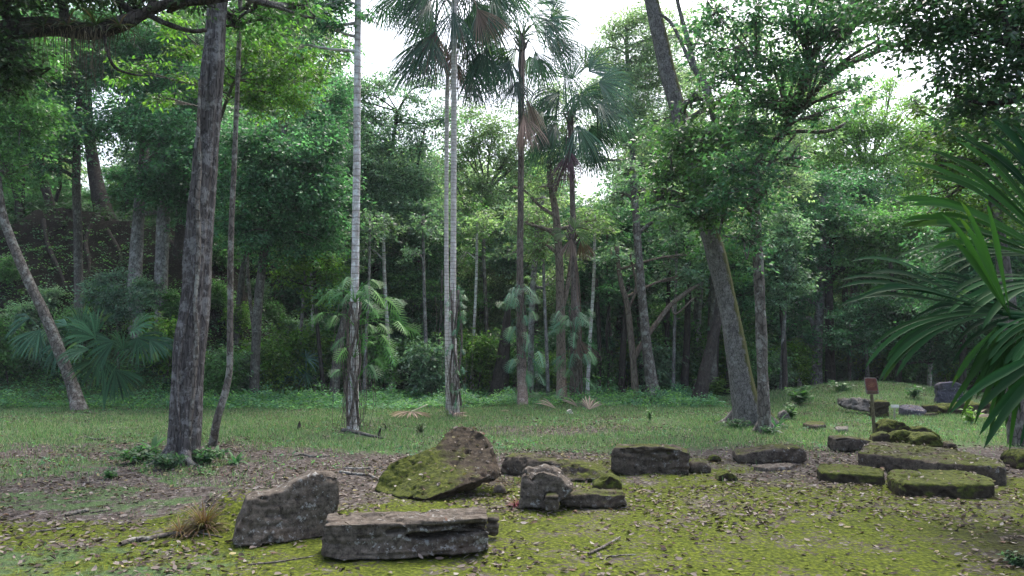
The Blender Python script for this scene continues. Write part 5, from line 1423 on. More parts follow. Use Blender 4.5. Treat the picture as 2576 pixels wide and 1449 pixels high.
T("tree", "pale olive tree filling the space between the tallest palm and the skirted palm",
  [(1215, 985, None, 10), (1210, 850, 33, 9), (1215, 650, 33, 7), (1225, 480, 33, 5)],
  [(1340, 300, 33.6, 60, 50, .6), (1350, 390, 33.4, 60, 50, .7), (1320, 480, 33.2, 60, 50, .8), (1390, 560, 33, 50, 50, .6), (1150, 430, 33.4, 50, 60, .7), (1400, 240, 34, 50, 50, .5), (1420, 330, 34, 40, 50, .6), (1140, 340, 33.6, 40, 40, .4), (1180, 290, 33, 50, 40, .55), (1240, 330, 33, 60, 46, .75), (1190, 380, 33, 60, 40, .7), (1270, 400, 33, 50, 46, .8), (1210, 470, 32.6, 60, 46, .8), (1180, 560, 32.6, 50, 50, .9), (1250, 540, 32.6, 60, 50, .8), (1210, 640, 32.4, 70, 50, 1), (1280, 640, 32.6, 50, 50, .8), (1180, 730, 32.4, 60, 50, 1), (1250, 750, 32.4, 70, 50, 1), (1200, 830, 32.4, 70, 50, .9), (1240, 900, 32.4, 60, 36, .7)],
  limbs=[[(1210, 650, 33, 4), (1250, 600, 32.6, 3), (1330, 560, 32.4, 2.5)], [(1215, 600, 33, 4), (1180, 540, 32.8, 3), (1150, 470, 32.6, 2)]],
  cols='olive', bark='darkgrey', leaf=(0.11, 0.055), seed=83, lai=3.4)
T("dead_trunk", "massive dark stump-like trunk in the shade between the two tall palms",
  [(1255, 992, None, 26), (1262, 930, 27, 19), (1270, 860, 27, 14), (1277, 790, 27, 9), (1280, 740, 27, 5)], [], bark='dark', seed=84, rough=0.12, cat='tree trunk')
T("tree", "warm brown forked trunk between the skirted palm and the blue-green palm",
  [(1414, 1016, None, 15), (1412, 930, 24.6, 12), (1410, 800, 24.6, 11), (1406, 640, 24.6, 10), (1398, 540, 24.6, 9), (1385, 460, 24.6, 8), (1380, 400, 24.7, 6)],
  [(1370, 470, 24.6, 50, 36, .5), (1330, 560, 24.8, 50, 36, .5), (1400, 400, 24.8, 40, 30, .5), (1360, 620, 25, 50, 40, .6), (1470, 560, 25, 50, 40, .5)],
  limbs=[[(1412, 780, 24.6, 7), (1424, 740, 24.6, 6), (1436, 660, 24.7, 5), (1446, 540, 24.8, 4)], [(1400, 545, 24.6, 5), (1360, 520, 24.5, 4), (1320, 480, 24.5, 3), (1290, 470, 24.4, 2)], [(1404, 600, 24.6, 5), (1370, 575, 24.5, 4), (1310, 560, 24.4, 3)], [(1392, 500, 24.6, 5), (1410, 440, 24.7, 4), (1440, 380, 24.8, 3)]],
  cols='olive', bark='brown', leaf=(0.11, 0.055), seed=85, flute=0.06)
T("slender_tree", "thin pale straight sapling trunk left of the warm brown forked trunk",
  [(1380, 1006, None, 5), (1376, 900, 25.5, 4.4), (1371, 780, 25.5, 4), (1366, 650, 25.5, 3.6), (1362, 560, 25.5, 3)],
  [(1360, 540, 25.5, 40, 40, .6)], cols='olive', bark='grey', seed=86)
T("slender_tree", "grey leaning trunk just right of the skirted palm's leafy foot",
  [(1334, 1000, None, 8), (1336, 850, 26, 7.5), (1342, 700, 26, 7), (1352, 580, 26, 6.5), (1358, 520, 26, 5)],
  [(1390, 700, 26.5, 40, 50, .5), (1350, 500, 26.5, 40, 30, .5)], cols='olive', bark='grey', seed=87)
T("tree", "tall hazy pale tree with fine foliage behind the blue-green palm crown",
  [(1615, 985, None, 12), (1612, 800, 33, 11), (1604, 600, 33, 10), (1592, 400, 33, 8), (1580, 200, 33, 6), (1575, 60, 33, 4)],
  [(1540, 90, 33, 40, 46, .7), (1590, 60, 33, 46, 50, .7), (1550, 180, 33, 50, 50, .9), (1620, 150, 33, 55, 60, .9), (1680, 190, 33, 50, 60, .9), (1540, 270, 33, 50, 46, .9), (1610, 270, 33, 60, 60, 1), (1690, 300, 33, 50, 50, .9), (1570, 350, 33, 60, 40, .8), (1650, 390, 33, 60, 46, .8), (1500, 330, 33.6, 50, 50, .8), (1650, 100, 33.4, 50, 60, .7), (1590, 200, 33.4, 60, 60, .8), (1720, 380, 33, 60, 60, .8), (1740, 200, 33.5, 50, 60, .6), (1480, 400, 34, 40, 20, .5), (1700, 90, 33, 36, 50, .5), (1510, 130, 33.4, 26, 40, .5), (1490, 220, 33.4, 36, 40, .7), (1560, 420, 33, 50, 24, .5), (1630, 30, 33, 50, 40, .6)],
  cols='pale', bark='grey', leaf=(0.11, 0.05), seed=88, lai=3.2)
T("tree", "dark spreading tree in the shaded wood right of the blue-green palm",
  [(1560, 1000, None, 11), (1560, 850, 29, 10), (1562, 700, 29, 8), (1566, 560, 29, 6)],
  [(1480, 560, 28.6, 50, 40, .7), (1560, 540, 28.6, 60, 30, .6), (1500, 640, 28.4, 70, 46, 1), (1590, 630, 28.4, 70, 46, .9), (1540, 720, 28.2, 70, 50, 1), (1470, 720, 28.4, 50, 50, .9), (1620, 700, 28.4, 50, 50, .7), (1500, 800, 28.4, 60, 40, .8), (1580, 790, 28.4, 50, 36, .6), (1640, 560, 28.8, 50, 40, .6), (1690, 620, 28.6, 60, 50, .7), (1730, 560, 28.6, 60, 40, .7)],
  cols='dark', bark='dark', seed=89, lai=3.6)
T("tree", "curved light brown trunk forking low with a branch slanting right",
  [(1598, 1022, None, 11), (1596, 950, 25.2, 9), (1588, 860, 25.2, 8), (1578, 770, 25.2, 7), (1560, 700, 25.2, 6), (1552, 620, 25.2, 5)],
  [(1540, 640, 25.4, 50, 40, .6), (1720, 690, 25.4, 60, 40, .6), (1770, 640, 25.4, 40, 36, .4)],
  limbs=[[(1594, 905, 25.2, 7), (1612, 870, 25.2, 6.5), (1650, 815, 25.2, 6), (1690, 765, 25.2, 6), (1735, 730, 25.2, 5), (1760, 715, 25.2, 3)], [(1690, 765, 25.2, 3), (1700, 790, 25, 2.4), (1745, 750, 24.8, 2)], [(1580, 780, 25.2, 4), (1600, 720, 25.2, 3.5), (1585, 640, 25.2, 3)]],
  cols='greygreen', bark='brown', seed=90)
T("tree", "grey trunk flared at its foot, standing in the middle of the shaded wood",
  [(1646, 1024, None, 20), (1640, 970, 24.8, 16), (1628, 880, 24.8, 12.5), (1616, 760, 24.8, 11), (1606, 640, 24.8, 10), (1598, 520, 24.8, 9), (1590, 420, 24.8, 8)],
  [(1580, 440, 25, 60, 30, .6), (1640, 480, 25, 60, 40, .7), (1560, 500, 25.2, 50, 30, .5), (1680, 560, 25, 50, 40, .6)], cols='greygreen', bark='mottled', seed=91, flute=0.10, flare=0.4, roots=5)
T("dead_trunk", "black trunk leaning right behind the stout leaning mossy trunk",
  [(1752, 1026, None, 24), (1768, 960, 24.4, 17), (1790, 870, 24.6, 14), (1806, 800, 24.8, 12), (1812, 740, 25, 10), (1812, 640, 25.2, 8)],
  [(1800, 620, 25.5, 60, 50, .6), (1830, 700, 25.6, 40, 30, .4)], bark='dark', cols='mid', seed=92, rough=0.12, cat='tree')
for i, (lab, pts, bl) in enumerate([
    ("dark thin trunk left of the curved light brown trunk", [(1563, 1010, None, 9), (1566, 900, 27, 8), (1574, 800, 27, 7), (1580, 700, 27, 6)], [(1590, 690, 27, 50, 40, .5)]),
    ("straight dark trunk just behind the flared grey trunk", [(1618, 1012, None, 8), (1612, 880, 28, 7), (1606, 760, 28, 6), (1600, 650, 28, 5)], [(1650, 650, 28, 50, 40, .4)]),
    ("straight mossy-green dark trunk between the flared grey trunk and the black leaning trunk", [(1716, 1012, None, 13), (1726, 900, 27, 9), (1730, 780, 27, 8), (1732, 640, 27, 7)], [(1720, 620, 27, 60, 40, .5)]),
    ("thin dark trunk close behind the black leaning trunk", [(1800, 1012, None, 6), (1802, 900, 27, 5.5), (1806, 780, 27, 5), (1808, 650, 27, 4)], [(1840, 640, 27, 50, 50, .5)]),
    ("black trunk glimpsed between the stout leaning trunk and the slender mottled trunk", [(1838, 1008, None, 10), (1836, 900, 27, 9), (1840, 700, 27, 8), (1850, 560, 27, 6)], [(1850, 640, 27, 70, 60, .8), (1870, 740, 27, 60, 50, .6)]),
    ("pair-forming thin dark trunk left of the flared grey trunk's shadowed side", [(1672, 1008, None, 7), (1676, 900, 28, 6), (1680, 780, 28, 5.5), (1684, 650, 28, 4)], [(1680, 820, 28.5, 40, 30, .4)]),
    ("wavy thin sapling stem left of the dark thin trunk", [(1528, 1006, None, 4), (1532, 920, 27, 3.6), (1526, 850, 27, 3.4), (1532, 760, 27, 3)], [(1520, 740, 27, 40, 40, .5)]),
    ("dark stem right of the blue-green palm's leafy foot", [(1506, 1006, None, 6), (1508, 900, 27, 5.5), (1505, 800, 27, 5), (1500, 700, 27, 4)], [(1500, 860, 27.5, 40, 36, .6)]),
    ("thin grey trunk in the deep shade left of the tallest palm's foot", [(1105, 985, None, 5), (1106, 880, 29, 4.5), (1110, 780, 29, 4), (1112, 680, 29, 3.4)], [(1120, 900, 29.5, 50, 40, .5)]),
    ("leaning rough trunk glimpsed left of the philodendron-clad trunk", [(838, 935, None, 13), (850, 880, 26, 11), (862, 820, 26.2, 8), (868, 760, 26.4, 6)], [(860, 740, 26.5, 50, 40, .7)]),
    ]):
    T("slender_tree", lab, pts, bl, cols='dark' if i % 2 else 'teal', bark='dark' if i not in (8, 9) else 'darkgrey', seed=130 + i)
T("tree", "grey trunk of the pair at the right forest edge, left one",
  [(2054, 990, None, 15), (2056, 880, 30, 12), (2064, 750, 30, 11), (2070, 640, 30, 9), (2070, 500, 30, 7)],
  [(2010, 560, 30, 70, 50, .9), (2100, 560, 30, 70, 50, 1), (2040, 650, 30, 80, 50, .9), (2000, 740, 29.6, 60, 46, .6), (2080, 470, 30.4, 70, 40, .8), (1990, 470, 30.4, 60, 40, .7), (2010, 850, 30, 50, 50, .6)],
  cols='teal', bark='grey', seed=93, limbs=[[(2050, 850, 30, 5), (2036, 800, 29.8, 5), (1990, 820, 29.8, 3), (1960, 850, 29.6, 2)]])
T("tree", "dark brown trunk of the pair at the right forest edge, right one",
  [(2090, 992, None, 13), (2088, 880, 29.6, 11), (2086, 760, 29.6, 10), (2090, 640, 29.8, 8), (2110, 500, 30, 6)],
  [(2150, 590, 29.6, 80, 50, 1), (2240, 570, 29.6, 70, 50, 1), (2180, 680, 29.4, 80, 46, .9), (2270, 660, 29.4, 60, 50, .9), (2300, 580, 29.8, 70, 50, 1)],
  cols='mid', bark='dark', seed=94)
T("tree", "broad leafy tree with level sprays right of the paired trunks",
  [(2262, 990, None, 8), (2258, 880, 28.4, 7), (2250, 760, 28.4, 6), (2240, 660, 28.4, 5)],
  [(2160, 790, 28.2, 60, 30, .9), (2230, 770, 28.2, 70, 36, 1), (2130, 850, 28, 60, 30, .9), (2210, 850, 28, 70, 34, 1), (2290, 800, 28.2, 60, 46, 1), (2360, 760, 28.4, 70, 60, 1), (2290, 880, 28.2, 60, 34, .8), (2420, 840, 28.4, 80, 60, 1), (2520, 800, 28.4, 80, 80, 1), (2360, 900, 28.4, 60, 30, .7)],
  cols='teal', bark='dark', seed=95, flat=0.35)
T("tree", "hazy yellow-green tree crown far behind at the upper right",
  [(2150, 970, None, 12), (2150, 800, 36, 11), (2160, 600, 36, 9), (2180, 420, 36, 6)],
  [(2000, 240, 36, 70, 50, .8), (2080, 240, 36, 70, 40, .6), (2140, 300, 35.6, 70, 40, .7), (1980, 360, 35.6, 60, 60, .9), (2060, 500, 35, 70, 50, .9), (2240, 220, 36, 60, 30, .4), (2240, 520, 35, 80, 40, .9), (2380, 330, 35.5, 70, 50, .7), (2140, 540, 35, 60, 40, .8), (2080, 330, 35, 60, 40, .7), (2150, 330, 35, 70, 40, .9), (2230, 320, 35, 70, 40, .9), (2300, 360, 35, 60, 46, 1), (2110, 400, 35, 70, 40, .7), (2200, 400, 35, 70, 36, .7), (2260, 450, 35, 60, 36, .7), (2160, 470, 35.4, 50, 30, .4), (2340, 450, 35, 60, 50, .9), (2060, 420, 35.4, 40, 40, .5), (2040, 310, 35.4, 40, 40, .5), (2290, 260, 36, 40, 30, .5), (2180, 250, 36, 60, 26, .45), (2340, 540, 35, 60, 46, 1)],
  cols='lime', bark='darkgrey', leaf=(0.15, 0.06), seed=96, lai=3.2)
T("tree", "round pale-leaved crown between the slender mottled trunk and the paired trunks",
  [(1975, 985, None, 7), (1972, 860, 27, 6), (1962, 760, 27, 5), (1950, 680, 27, 4)],
  [(1950, 640, 26.6, 50, 46, .9), (1990, 690, 26.6, 50, 46, .8), (1960, 740, 26.4, 50, 40, .8), (1960, 560, 27, 46, 44, .7), (1990, 600, 27, 50, 40, .8)],
  cols='greygreen', bark='dark', seed=97)
for i, (px, d) in enumerate([(2420, 26), (2470, 28), (2530, 26), (2600, 27)]):
    T("slender_tree", ["dark trunk behind the grey stela", "dim grey trunk right of the grey stela", "dark trunk behind the ruin wall under the fronds", "dark trunk behind the ruin wall cut by the right edge"][i],
      [(px, 1000, None, 9), (px + 3, 850, d + .5, 8), (px - 4, 650, d + .5, 6), (px, 500, d + .5, 5)], [(px, 640, d, 80, 70, 1), (px - 20, 760, d, 80, 60, 1), (px + 10, 520, d, 80, 60, .9), (px, 870, d + 1, 60, 40, .7)], cols=['teal', 'mid'][i % 2], bark='dark', seed=160 + i)
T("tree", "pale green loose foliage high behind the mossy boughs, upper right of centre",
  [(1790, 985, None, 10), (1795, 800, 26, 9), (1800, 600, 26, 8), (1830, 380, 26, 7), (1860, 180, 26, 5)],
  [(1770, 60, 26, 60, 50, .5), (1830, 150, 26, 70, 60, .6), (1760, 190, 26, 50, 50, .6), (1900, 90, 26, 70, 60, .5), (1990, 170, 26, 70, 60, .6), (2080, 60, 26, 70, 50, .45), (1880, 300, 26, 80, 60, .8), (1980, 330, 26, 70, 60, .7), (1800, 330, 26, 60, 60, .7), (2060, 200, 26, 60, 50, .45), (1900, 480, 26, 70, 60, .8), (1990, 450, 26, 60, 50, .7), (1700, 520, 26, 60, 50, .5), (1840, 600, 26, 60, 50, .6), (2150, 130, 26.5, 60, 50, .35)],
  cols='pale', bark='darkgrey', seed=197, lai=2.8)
T("tree", "yellow-green sapling glimpsed beyond the mound crest, left one",
  [(90, 560, None, 4), (88, 500, 44, 4), (86, 470, 44, 3)], [(60, 490, 44, 50, 40, 1), (130, 500, 44, 50, 36, 1), (20, 510, 44, 50, 36, 1)], cols='bright', bark='dark', seed=198, leaf=(0.16, 0.08))
T("tree", "yellow-green sapling glimpsed beyond the mound crest, right one",
  [(290, 560, None, 4), (288, 510, 44, 4), (286, 480, 44, 3)], [(290, 490, 44, 50, 36, 1), (350, 510, 44, 50, 30, .8), (230, 510, 44, 40, 30, .8)], cols='bright', bark='dark', seed=199, leaf=(0.16, 0.08))
# compound-leaved shrub in front of the mound trunks
T("feathery_shrub", "pale blue-green feathery shrub in front of the trunks on the mound",
  [(300, 930, None, 3), (296, 850, 24.6, 2.6), (290, 760, 24.6, 2.2), (270, 700, 24.6, 1.6)],
  [(255, 710, 24.4, 46, 20, .8), (300, 735, 24.4, 50, 20, .8), (345, 745, 24.4, 34, 22, .8), (260, 770, 24.4, 50, 22, .8), (310, 790, 24.4, 46, 24, .8), (235, 740, 24.4, 30, 20, .6), (290, 690, 24.4, 30, 14, .6)],
  leaf=(0.11, 0.035), cols=[(0.11, 0.19, 0.16), (0.08, 0.15, 0.12)], bark='darkgrey', seed=98, flat=0.25, hang=0.2, lai=2.6, cat='shrub')

# ------------------------------------------------------------------ generic wood behind
SKY = [(-400, -200), (60, -100), (120, 470), (330, 470), (390, -100), (700, -150), (780, 60), (850, 190), (900, 260), (1000, 290), (1100, 330), (1300, 320), (1400, 320), (1430, 430), (1590, 440), (1620, 200), (1760, 180), (1850, 240), (2000, 260), (2110, 300), (2200, 420), (2260, 420), (2300, 260), (2600, 150), (3000, 0)]
def proto(kind):
    rng = np.random.default_rng(200 + kind)
    name = "forest_tree"
    root = thing(name, (0, 0, 0), "x", "tree", "trees of the dense wood behind the clearing")
    h = [10.0, 9.0, 11.0, 8.0, 10.0][kind]
    s = Soup(); c = Soup()
    lean = rng.normal(size=2) * 0.5
    rows = [[lean[0] * t * t + 0.12 * math.sin(t * 5 + kind), lean[1] * t * t, h * t * 0.92 - 0.3 * (t == 0), (0.14 + 0.02 * kind) * (1 - 0.75 * t) + 0.01] for t in np.linspace(0, 1, 7)]
    xyz, rr = tube(s, rows, 4, 8, 0.08, seed=kind, base_flare=0.3)
    cols = [GREENS['teal'], GREENS['mid'], GREENS['dark'], GREENS['greygreen'], GREENS['olive']][kind]
    for k in range(22):
        t = rng.uniform(0.12, 1.0)
        R = 1.7 * math.sin(math.pi * min(1, (0.15 + 0.8 * t))) + 0.5
        a = rng.random() * 6.283
        i = int(t * (len(xyz) - 1)); p0 = xyz[i]
        e = p0 + np.array([math.cos(a) * R * rng.uniform(.3, 1), math.sin(a) * R * rng.uniform(.3, 1), rng.uniform(0, 0.8)])
        tube(s, [[*p0, 0.035], [*((p0 + e) / 2 + np.array([0, 0, .1])), 0.022], [*e, 0.008]], 3, 4, 0)
        blob_leaves(c, e, np.array([1.0, 1.0, 0.7]) * rng.uniform(0.7, 1.15), 2.2, 0.15, 0.075, cols, rng, npc=26)
    mt = s.mesh("trunk", BARK[['darkgrey', 'grey', 'dark', 'mottled', 'darkgrey'][kind]], (0, 0, 0), True)
    mc = c.mesh("crown", MAT_LEAF)
    return root, mt, mc, h
PROT = [proto(k) for k in range(5)]
first = [True] * 5
rngf = np.random.default_rng(77)
cells = []
for d in (31, 35, 39.5, 44, 50, 57):
    n = int(d * 1.5 / 3.1)
    for i in range(n):
        x = (-0.72 + 1.44 * (i + rngf.uniform(0.15, 0.85)) / n) * d
        y = d + rngf.uniform(-1.8, 1.8)
        cells.append((x, y))
def place_forest():
    cnt = 0
    for (x, y) in cells:
        px = CXP + F * x / y
        if px > 1990 and y < 34: continue
        if -34 < x < -8 and y < 33: continue
        k = int(rngf.integers(0, 5)); root0, mt, mc, h = PROT[k]
        g = hz(x, y)
        limit = CAMZ + (HOR - np.interp(px, [a for a, b in SKY], [b for a, b in SKY])) / F * y
        sc = rngf.uniform(0.85, 1.2)
        top = max(2.8, limit - g)
        sc = min(1.9, top / (h * 1.05)) * rngf.uniform(0.72, 1.0)
        if x < -10 and sc < 0.9: pass
        if first[k]:
            r = root0; first[k] = False
        else:
            r = root0.copy(); COL.objects.link(r)
        r.location = (x, y, g - 0.05); r.rotation_euler = (0, 0, rngf.random() * 6.283); r.scale = (max(0.5 + 0.5 * sc, .75), max(0.5 + 0.5 * sc, .75), sc)
        side = "left" if px < 850 else ("middle" if px < 1500 else "right")
        LM = [(60, "the leaning speckled trunk"), (300, "the fan palm clump"), (480, "the thick brown-barked trunk"), (700, "the mound's right shoulder"), (890, "the pale lichened trunk"), (1140, "the tallest palm"), (1312, "the skirted palm"), (1445, "the blue-green palm"),
              (1600, "the curved brown trunk"), (1740, "the black leaning trunk"), (1870, "the stout mossy trunk"), (2070, "the paired trunks"), (2250, "the signpost"), (2500, "the near palm fronds")]
        lm = min(LM, key=lambda q: abs(q[0] - px)); dd = px - lm[0]
        where = "behind " if abs(dd) < 50 else ("left behind " if dd < 0 else "right behind ")
        tier = ["at the wood front ", "in mid wood ", "deep in the wood ", "farthest back "][0 if y < 36 else 1 if y < 42 else 2 if y < 49 else 3]
        r['label'] = ["teal-green", "mid green", "very dark green", "grey-green", "olive green"][k] + " tree " + tier + where + lm[1]
        o = add_obj("trunk", mt, r); o2 = add_obj("crown", mc, r)
        cnt += 1
    for k in range(5):
        if first[k]:
            bpy.data.objects.remove(PROT[k][0])
    return cnt
print("forest trees", place_forest())

# slim pale stems standing all along the wood's edge
for i, (px, dx_, d, r, lab) in enumerate([
    (915, 6, 26, 4, "slim pale stem in the wood just right of the philodendron-clad trunk"), (985, -8, 28, 5, "slim grey stem in the wood midway between philodendron trunk and tallest palm"), (1040, 10, 30, 4, "faint slim stem in the wood left of the tallest palm pair"),
    (1075, -4, 27, 4.5, "slim pale stem nearest the tallest palm pair on its left"), (1185, 6, 28, 4, "slim pale stem just right of the tallest palm"), (1232, -6, 30, 5, "slim grey stem left of the dark stump-like trunk"),
    (1296, 5, 28, 3.6, "thin pale stem tucked behind the skirted palm's left side"), (1476, 8, 26.5, 4.4, "slim pale stem just right of the ragged small palm"), (1542, -6, 28, 4.2, "slim pale stem left of the dark thin trunk in the wood"),
    (1692, 4, 26.5, 4, "slim pale stem left of the straight mossy-green trunk"), (1745, 10, 29, 4.4, "slim stem behind the foot of the black leaning trunk"), (1778, 4, 28, 3.4, "thin pale stem above the bend of the black leaning trunk"),
    (1964, 6, 27, 5, "slim pale stem right of the slender mottled trunk"), (2012, -4, 31, 5, "slim grey stem left of the paired trunks"), (2135, 4, 31, 4.4, "slim pale stem right of the paired trunks"), (2185, -8, 32, 5, "slim stem in the wood above the signpost"),
    (2335, 8, 31, 5, "slim pale stem left of the grey stela in the wood"), (655, -14, 26, 5, "slim pale stem at the right foot of the mound"), (745, 10, 27, 4.6, "slim pale stem behind the small starry fan palm"), (795, -6, 28, 4, "slim grey stem between starry fan palm and philodendron trunk")]):
    T("slender_tree", lab, [(px, 992, None, r * 1.2), (px + dx_, 860, d, r), (px + dx_ * 2.2, 700, d, r * .9), (px + dx_ * 2.6, 540, d, r * .75)], [(px + dx_ * 2.6, 560, d, 46, 46, .45), (px + dx_ * 2 - 30, 640, d, 30, 24, .35)],
      cols=['greygreen', 'olive', 'mid'][i % 3], bark=['grey', 'pale', 'mottled'][i % 3], seed=400 + i, roots=0, ring=8)
# low leafy saplings along the wood's edge
def saplings():
    rng = np.random.default_rng(303)
    protos = []
    for k in range(3):
        s = Soup(); c = Soup(); h = [2.0, 1.6, 2.6][k]
        for j in range(5):
            a = rng.random() * 6.283; e = np.array([math.cos(a) * .45, math.sin(a) * .45, h * rng.uniform(.6, 1)])
            tube(s, [[0, 0, -0.1, .018], [*(e * 0.5 + np.array([0, 0, .1])), .012], [*e, .005]], 4, 5, 0)
            for q in range(3):
                blob_leaves(c, e * rng.uniform(.35, 1.0) + rng.normal(size=3) * 0.15, np.array([.5, .5, .3]), 1.7, 0.15, 0.06, [GREENS['mid'], GREENS['greygreen'], GREENS['bright']][k], rng, npc=14)
        protos.append((s.mesh("stem", BARK['darkgrey'], (0, 0, 0), True), c.mesh("foliage", MAT_LEAF)))
    spots = [(30, 24.5), (110, 25), (420, 25), (540, 24.5), (600, 25.5), (680, 26), (930, 27), (1080, 26.5), (1200, 27.5), (1290, 27.5), (1350, 27.5), (1400, 27), (1500, 27), (1530, 29), (1570, 28.5), (1610, 29.5), (1660, 27.5), (1700, 29), (1745, 28.5), (1790, 30), (1840, 28.5), (1880, 27),
             (1945, 28), (1990, 29), (2035, 33), (2110, 33), (2170, 33.5), (2240, 33), (2310, 33.5), (2380, 33), (2450, 33.5), (2530, 33), (760, 27), (820, 28), (900, 28.5), (1120, 29), (1460, 30)]
    LMs = [(60, "leaning speckled trunk"), (330, "fan palm clump"), (480, "thick brown-barked trunk"), (700, "small starry fan palm"), (890, "pale lichened trunk"), (1140, "tallest palm"), (1262, "dark stump-like trunk"), (1380, "skirted palm"), (1450, "blue-green palm"), (1560, "dark thin trunk"), (1640, "flared grey trunk"), (1760, "black leaning trunk"), (1880, "stout mossy trunk"), (2070, "paired trunks"), (2200, "signpost"), (2400, "grey stela"), (2540, "near palm fronds")]
    for i, (px, d) in enumerate(spots):
        k = i % 3; x = (px - CXP) / F * d
        sc = rng.uniform(.7, 1.25)
        lm = min(LMs, key=lambda q: abs(q[0] - px)); dd = px - lm[0]
        wh = "behind the " if abs(dd) < 22 else ("left of the " if dd < 0 else "right of the ")
        r = thing("sapling", (x, d, hz(x, d)), ["green leafy", "low grey-green", "bright green slender"][k] + " sapling at the wood's edge " + wh + lm[1], "sapling", "saplings along the edge of the wood")
        r.rotation_euler = (0, 0, rng.random() * 6.28); r.scale = (sc, sc, sc)
        add_obj("stem", protos[k][0], r); add_obj("foliage", protos[k][1], r)
    # shrubs rooted on the slope of the mound
    for i, (px, py) in enumerate([(30, 730), (120, 790), (270, 800), (375, 780), (445, 820), (60, 850), (150, 880), (560, 800), (600, 860), (650, 760), (690, 830), (740, 880), (560, 690)]):
        g = G(px, py); k = (0, 1, 0, 2, 1)[i % 5] if px > 460 else i % 2
        if g[1] > 40: continue
        sc = rng.uniform(.45, .8)
        r = thing("mound_shrub", g, ["dark leafy", "grey-green", "bright green"][k] + " shrub " + ("low on the mound" if py > 750 else "midway up the mound") + (", far left" if px < 130 else ", left of the brown trunk" if px < 460 else ", right of the brown trunk"), "shrub", "shrubs on the mound's slope")
        r.rotation_euler = (0, 0, rng.random() * 6.28); r.scale = (sc, sc, sc)
        add_obj("stem", protos[k][0], r); add_obj("foliage", protos[k][1], r)
saplings()
# far wood beyond, leaves paled to stand for light between the trunks
def far_wood():
    rng = np.random.default_rng(99)
    s = Soup()
    for k in range(420):
        d = rng.uniform(60, 85); px = rng.uniform(-250, 2850)
        sky_y = np.interp(px, [a for a, b in SKY], [b for a, b in SKY]) + 60
        top = CAMZ + (HOR - max(sky_y, 300)) / F * d
        x = (px - CXP) / F * d
        z = rng.uniform(0, max(3, top - 1.5))
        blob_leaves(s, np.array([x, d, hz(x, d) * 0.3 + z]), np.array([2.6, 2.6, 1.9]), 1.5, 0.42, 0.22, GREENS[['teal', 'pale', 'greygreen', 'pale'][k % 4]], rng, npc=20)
    o = add_obj("distant_wood", s.mesh("distant_wood", MAT_LEAF)); props(o, "far dense green wood seen between the trunks", "wood", kind='stuff')
far_wood()

# ------------------------------------------------------------------ small plants
def plant(name, label, px, py, hpx, wpx, n, Lp, cols, seed, style='blade', cat='plant', group=None, mat=None):
    rng = np.random.default_rng(seed)
    g = G(px, py); d = g[1]
    s = Soup()
    if style == 'blade':      # arching strap leaves from one root
        for k in range(n):
            a = rng.random() * 6.283; Lh = px_r(Lp, d) * rng.uniform(.6, 1.15)
            out = np.array([math.cos(a), math.sin(a), 0]); el = rng.uniform(0.5, 1.35)
            p = g + out * 0.01; cur = nrm(out * math.cos(el) + np.array([0, 0, math.sin(el)])); pts = [p]
            for j in range(6):
                cur = nrm(cur + np.array([0, 0, -0.22])); p = p + cur * Lh / 6; pts.append(p)
            pts = np.array(pts); w = px_r(wpx, d) * np.array([.5, .9, 1, .95, .75, .45, .05])
            sd = nrm(np.cross(np.array([0, 0, 1.0]), out)); 
            v = np.stack([pts - sd * w[:, None] / 2, pts + sd * w[:, None] / 2], 1).reshape(-1, 3)
            q = [(2 * j, 2 * j + 1, 2 * j + 3, 2 * j + 2) for j in range(6)]
            s.add(v, q, np.asarray(cols)[rng.integers(0, len(cols))] * rng.uniform(.8, 1.25))
    else:                     # stems with leaves
        for k in range(n):
            a = rng.random() * 6.283; e = g + np.array([math.cos(a) * px_r(wpx, d) * rng.random(), math.sin(a) * px_r(wpx, d) * rng.random(), px_r(hpx, d) * rng.uniform(.5, 1)])
            tube(s, [[*g, 0.006], [*((g + e) / 2 + np.array([0, 0, .05])), 0.005], [*e, 0.003]], 3, 4, 0, col=(0.06, 0.08, 0.03))
            m = 14; t = rng.uniform(.25, 1, m)[:, None]; b = g + (e - g) * t
            ax = rng.normal(size=(m, 3)); ax[:, 2] = rng.normal(size=m) * .3; 
            leaf_quads(s, b, nrm(ax), nrm(np.array([0, -.2, 1.0]) + rng.normal(size=(m, 3)) * .35), px_r(Lp, d) * rng.uniform(.6, 1.2, m), px_r(Lp, d) * .42 * rng.uniform(.7, 1.1, m),
                       np.asarray(cols)[rng.integers(0, len(cols), m)] * rng.uniform(.8, 1.25, (m, 1)))
    o = add_obj(name, s.mesh(name, mat or MAT_LEAF, g), None, g); props(o, label, cat, group); return o
GP = [(0.05, 0.14, 0.05), (0.07, 0.17, 0.06), (0.04, 0.11, 0.06)]
plant("strap_leaf_plant", "tall upright strap-leaved plant at the left foot of the thick brown trunk", 385, 1135, 0, 13, 9, 75, GP, 1)
plant("strap_leaf_plant", "grey-green strap-leaved rosette right against the thick brown trunk's foot", 470, 1160, 0, 11, 16, 56, [(0.09, 0.16, 0.11), (0.07, 0.13, 0.08)], 2)
plant("strap_leaf_plant", "low strap-leaved plant at the foot of the bent slender trunk", 545, 1152, 0, 10, 16, 52, GP, 3)
plant("strap_leaf_plant", "strap-leaved plant farthest right of the slender bent trunk's foot", 592, 1167, 0, 9, 14, 46, GP, 4)
plant("leafy_weed", "bright leafy weed in the litter left of the thick brown trunk", 275, 1208, 30, 26, 12, 14, GP, 5, 'stem')
plant("leafy_weed", "fern-like weeds on the left root of the thick brown trunk", 345, 1165, 44, 80, 34, 17, GP, 6, 'stem')
plant("leafy_weed", "leafy weeds under the thick brown trunk in front of its roots", 420, 1182, 44, 60, 30, 17, [(0.06, 0.13, 0.07)], 7, 'stem')
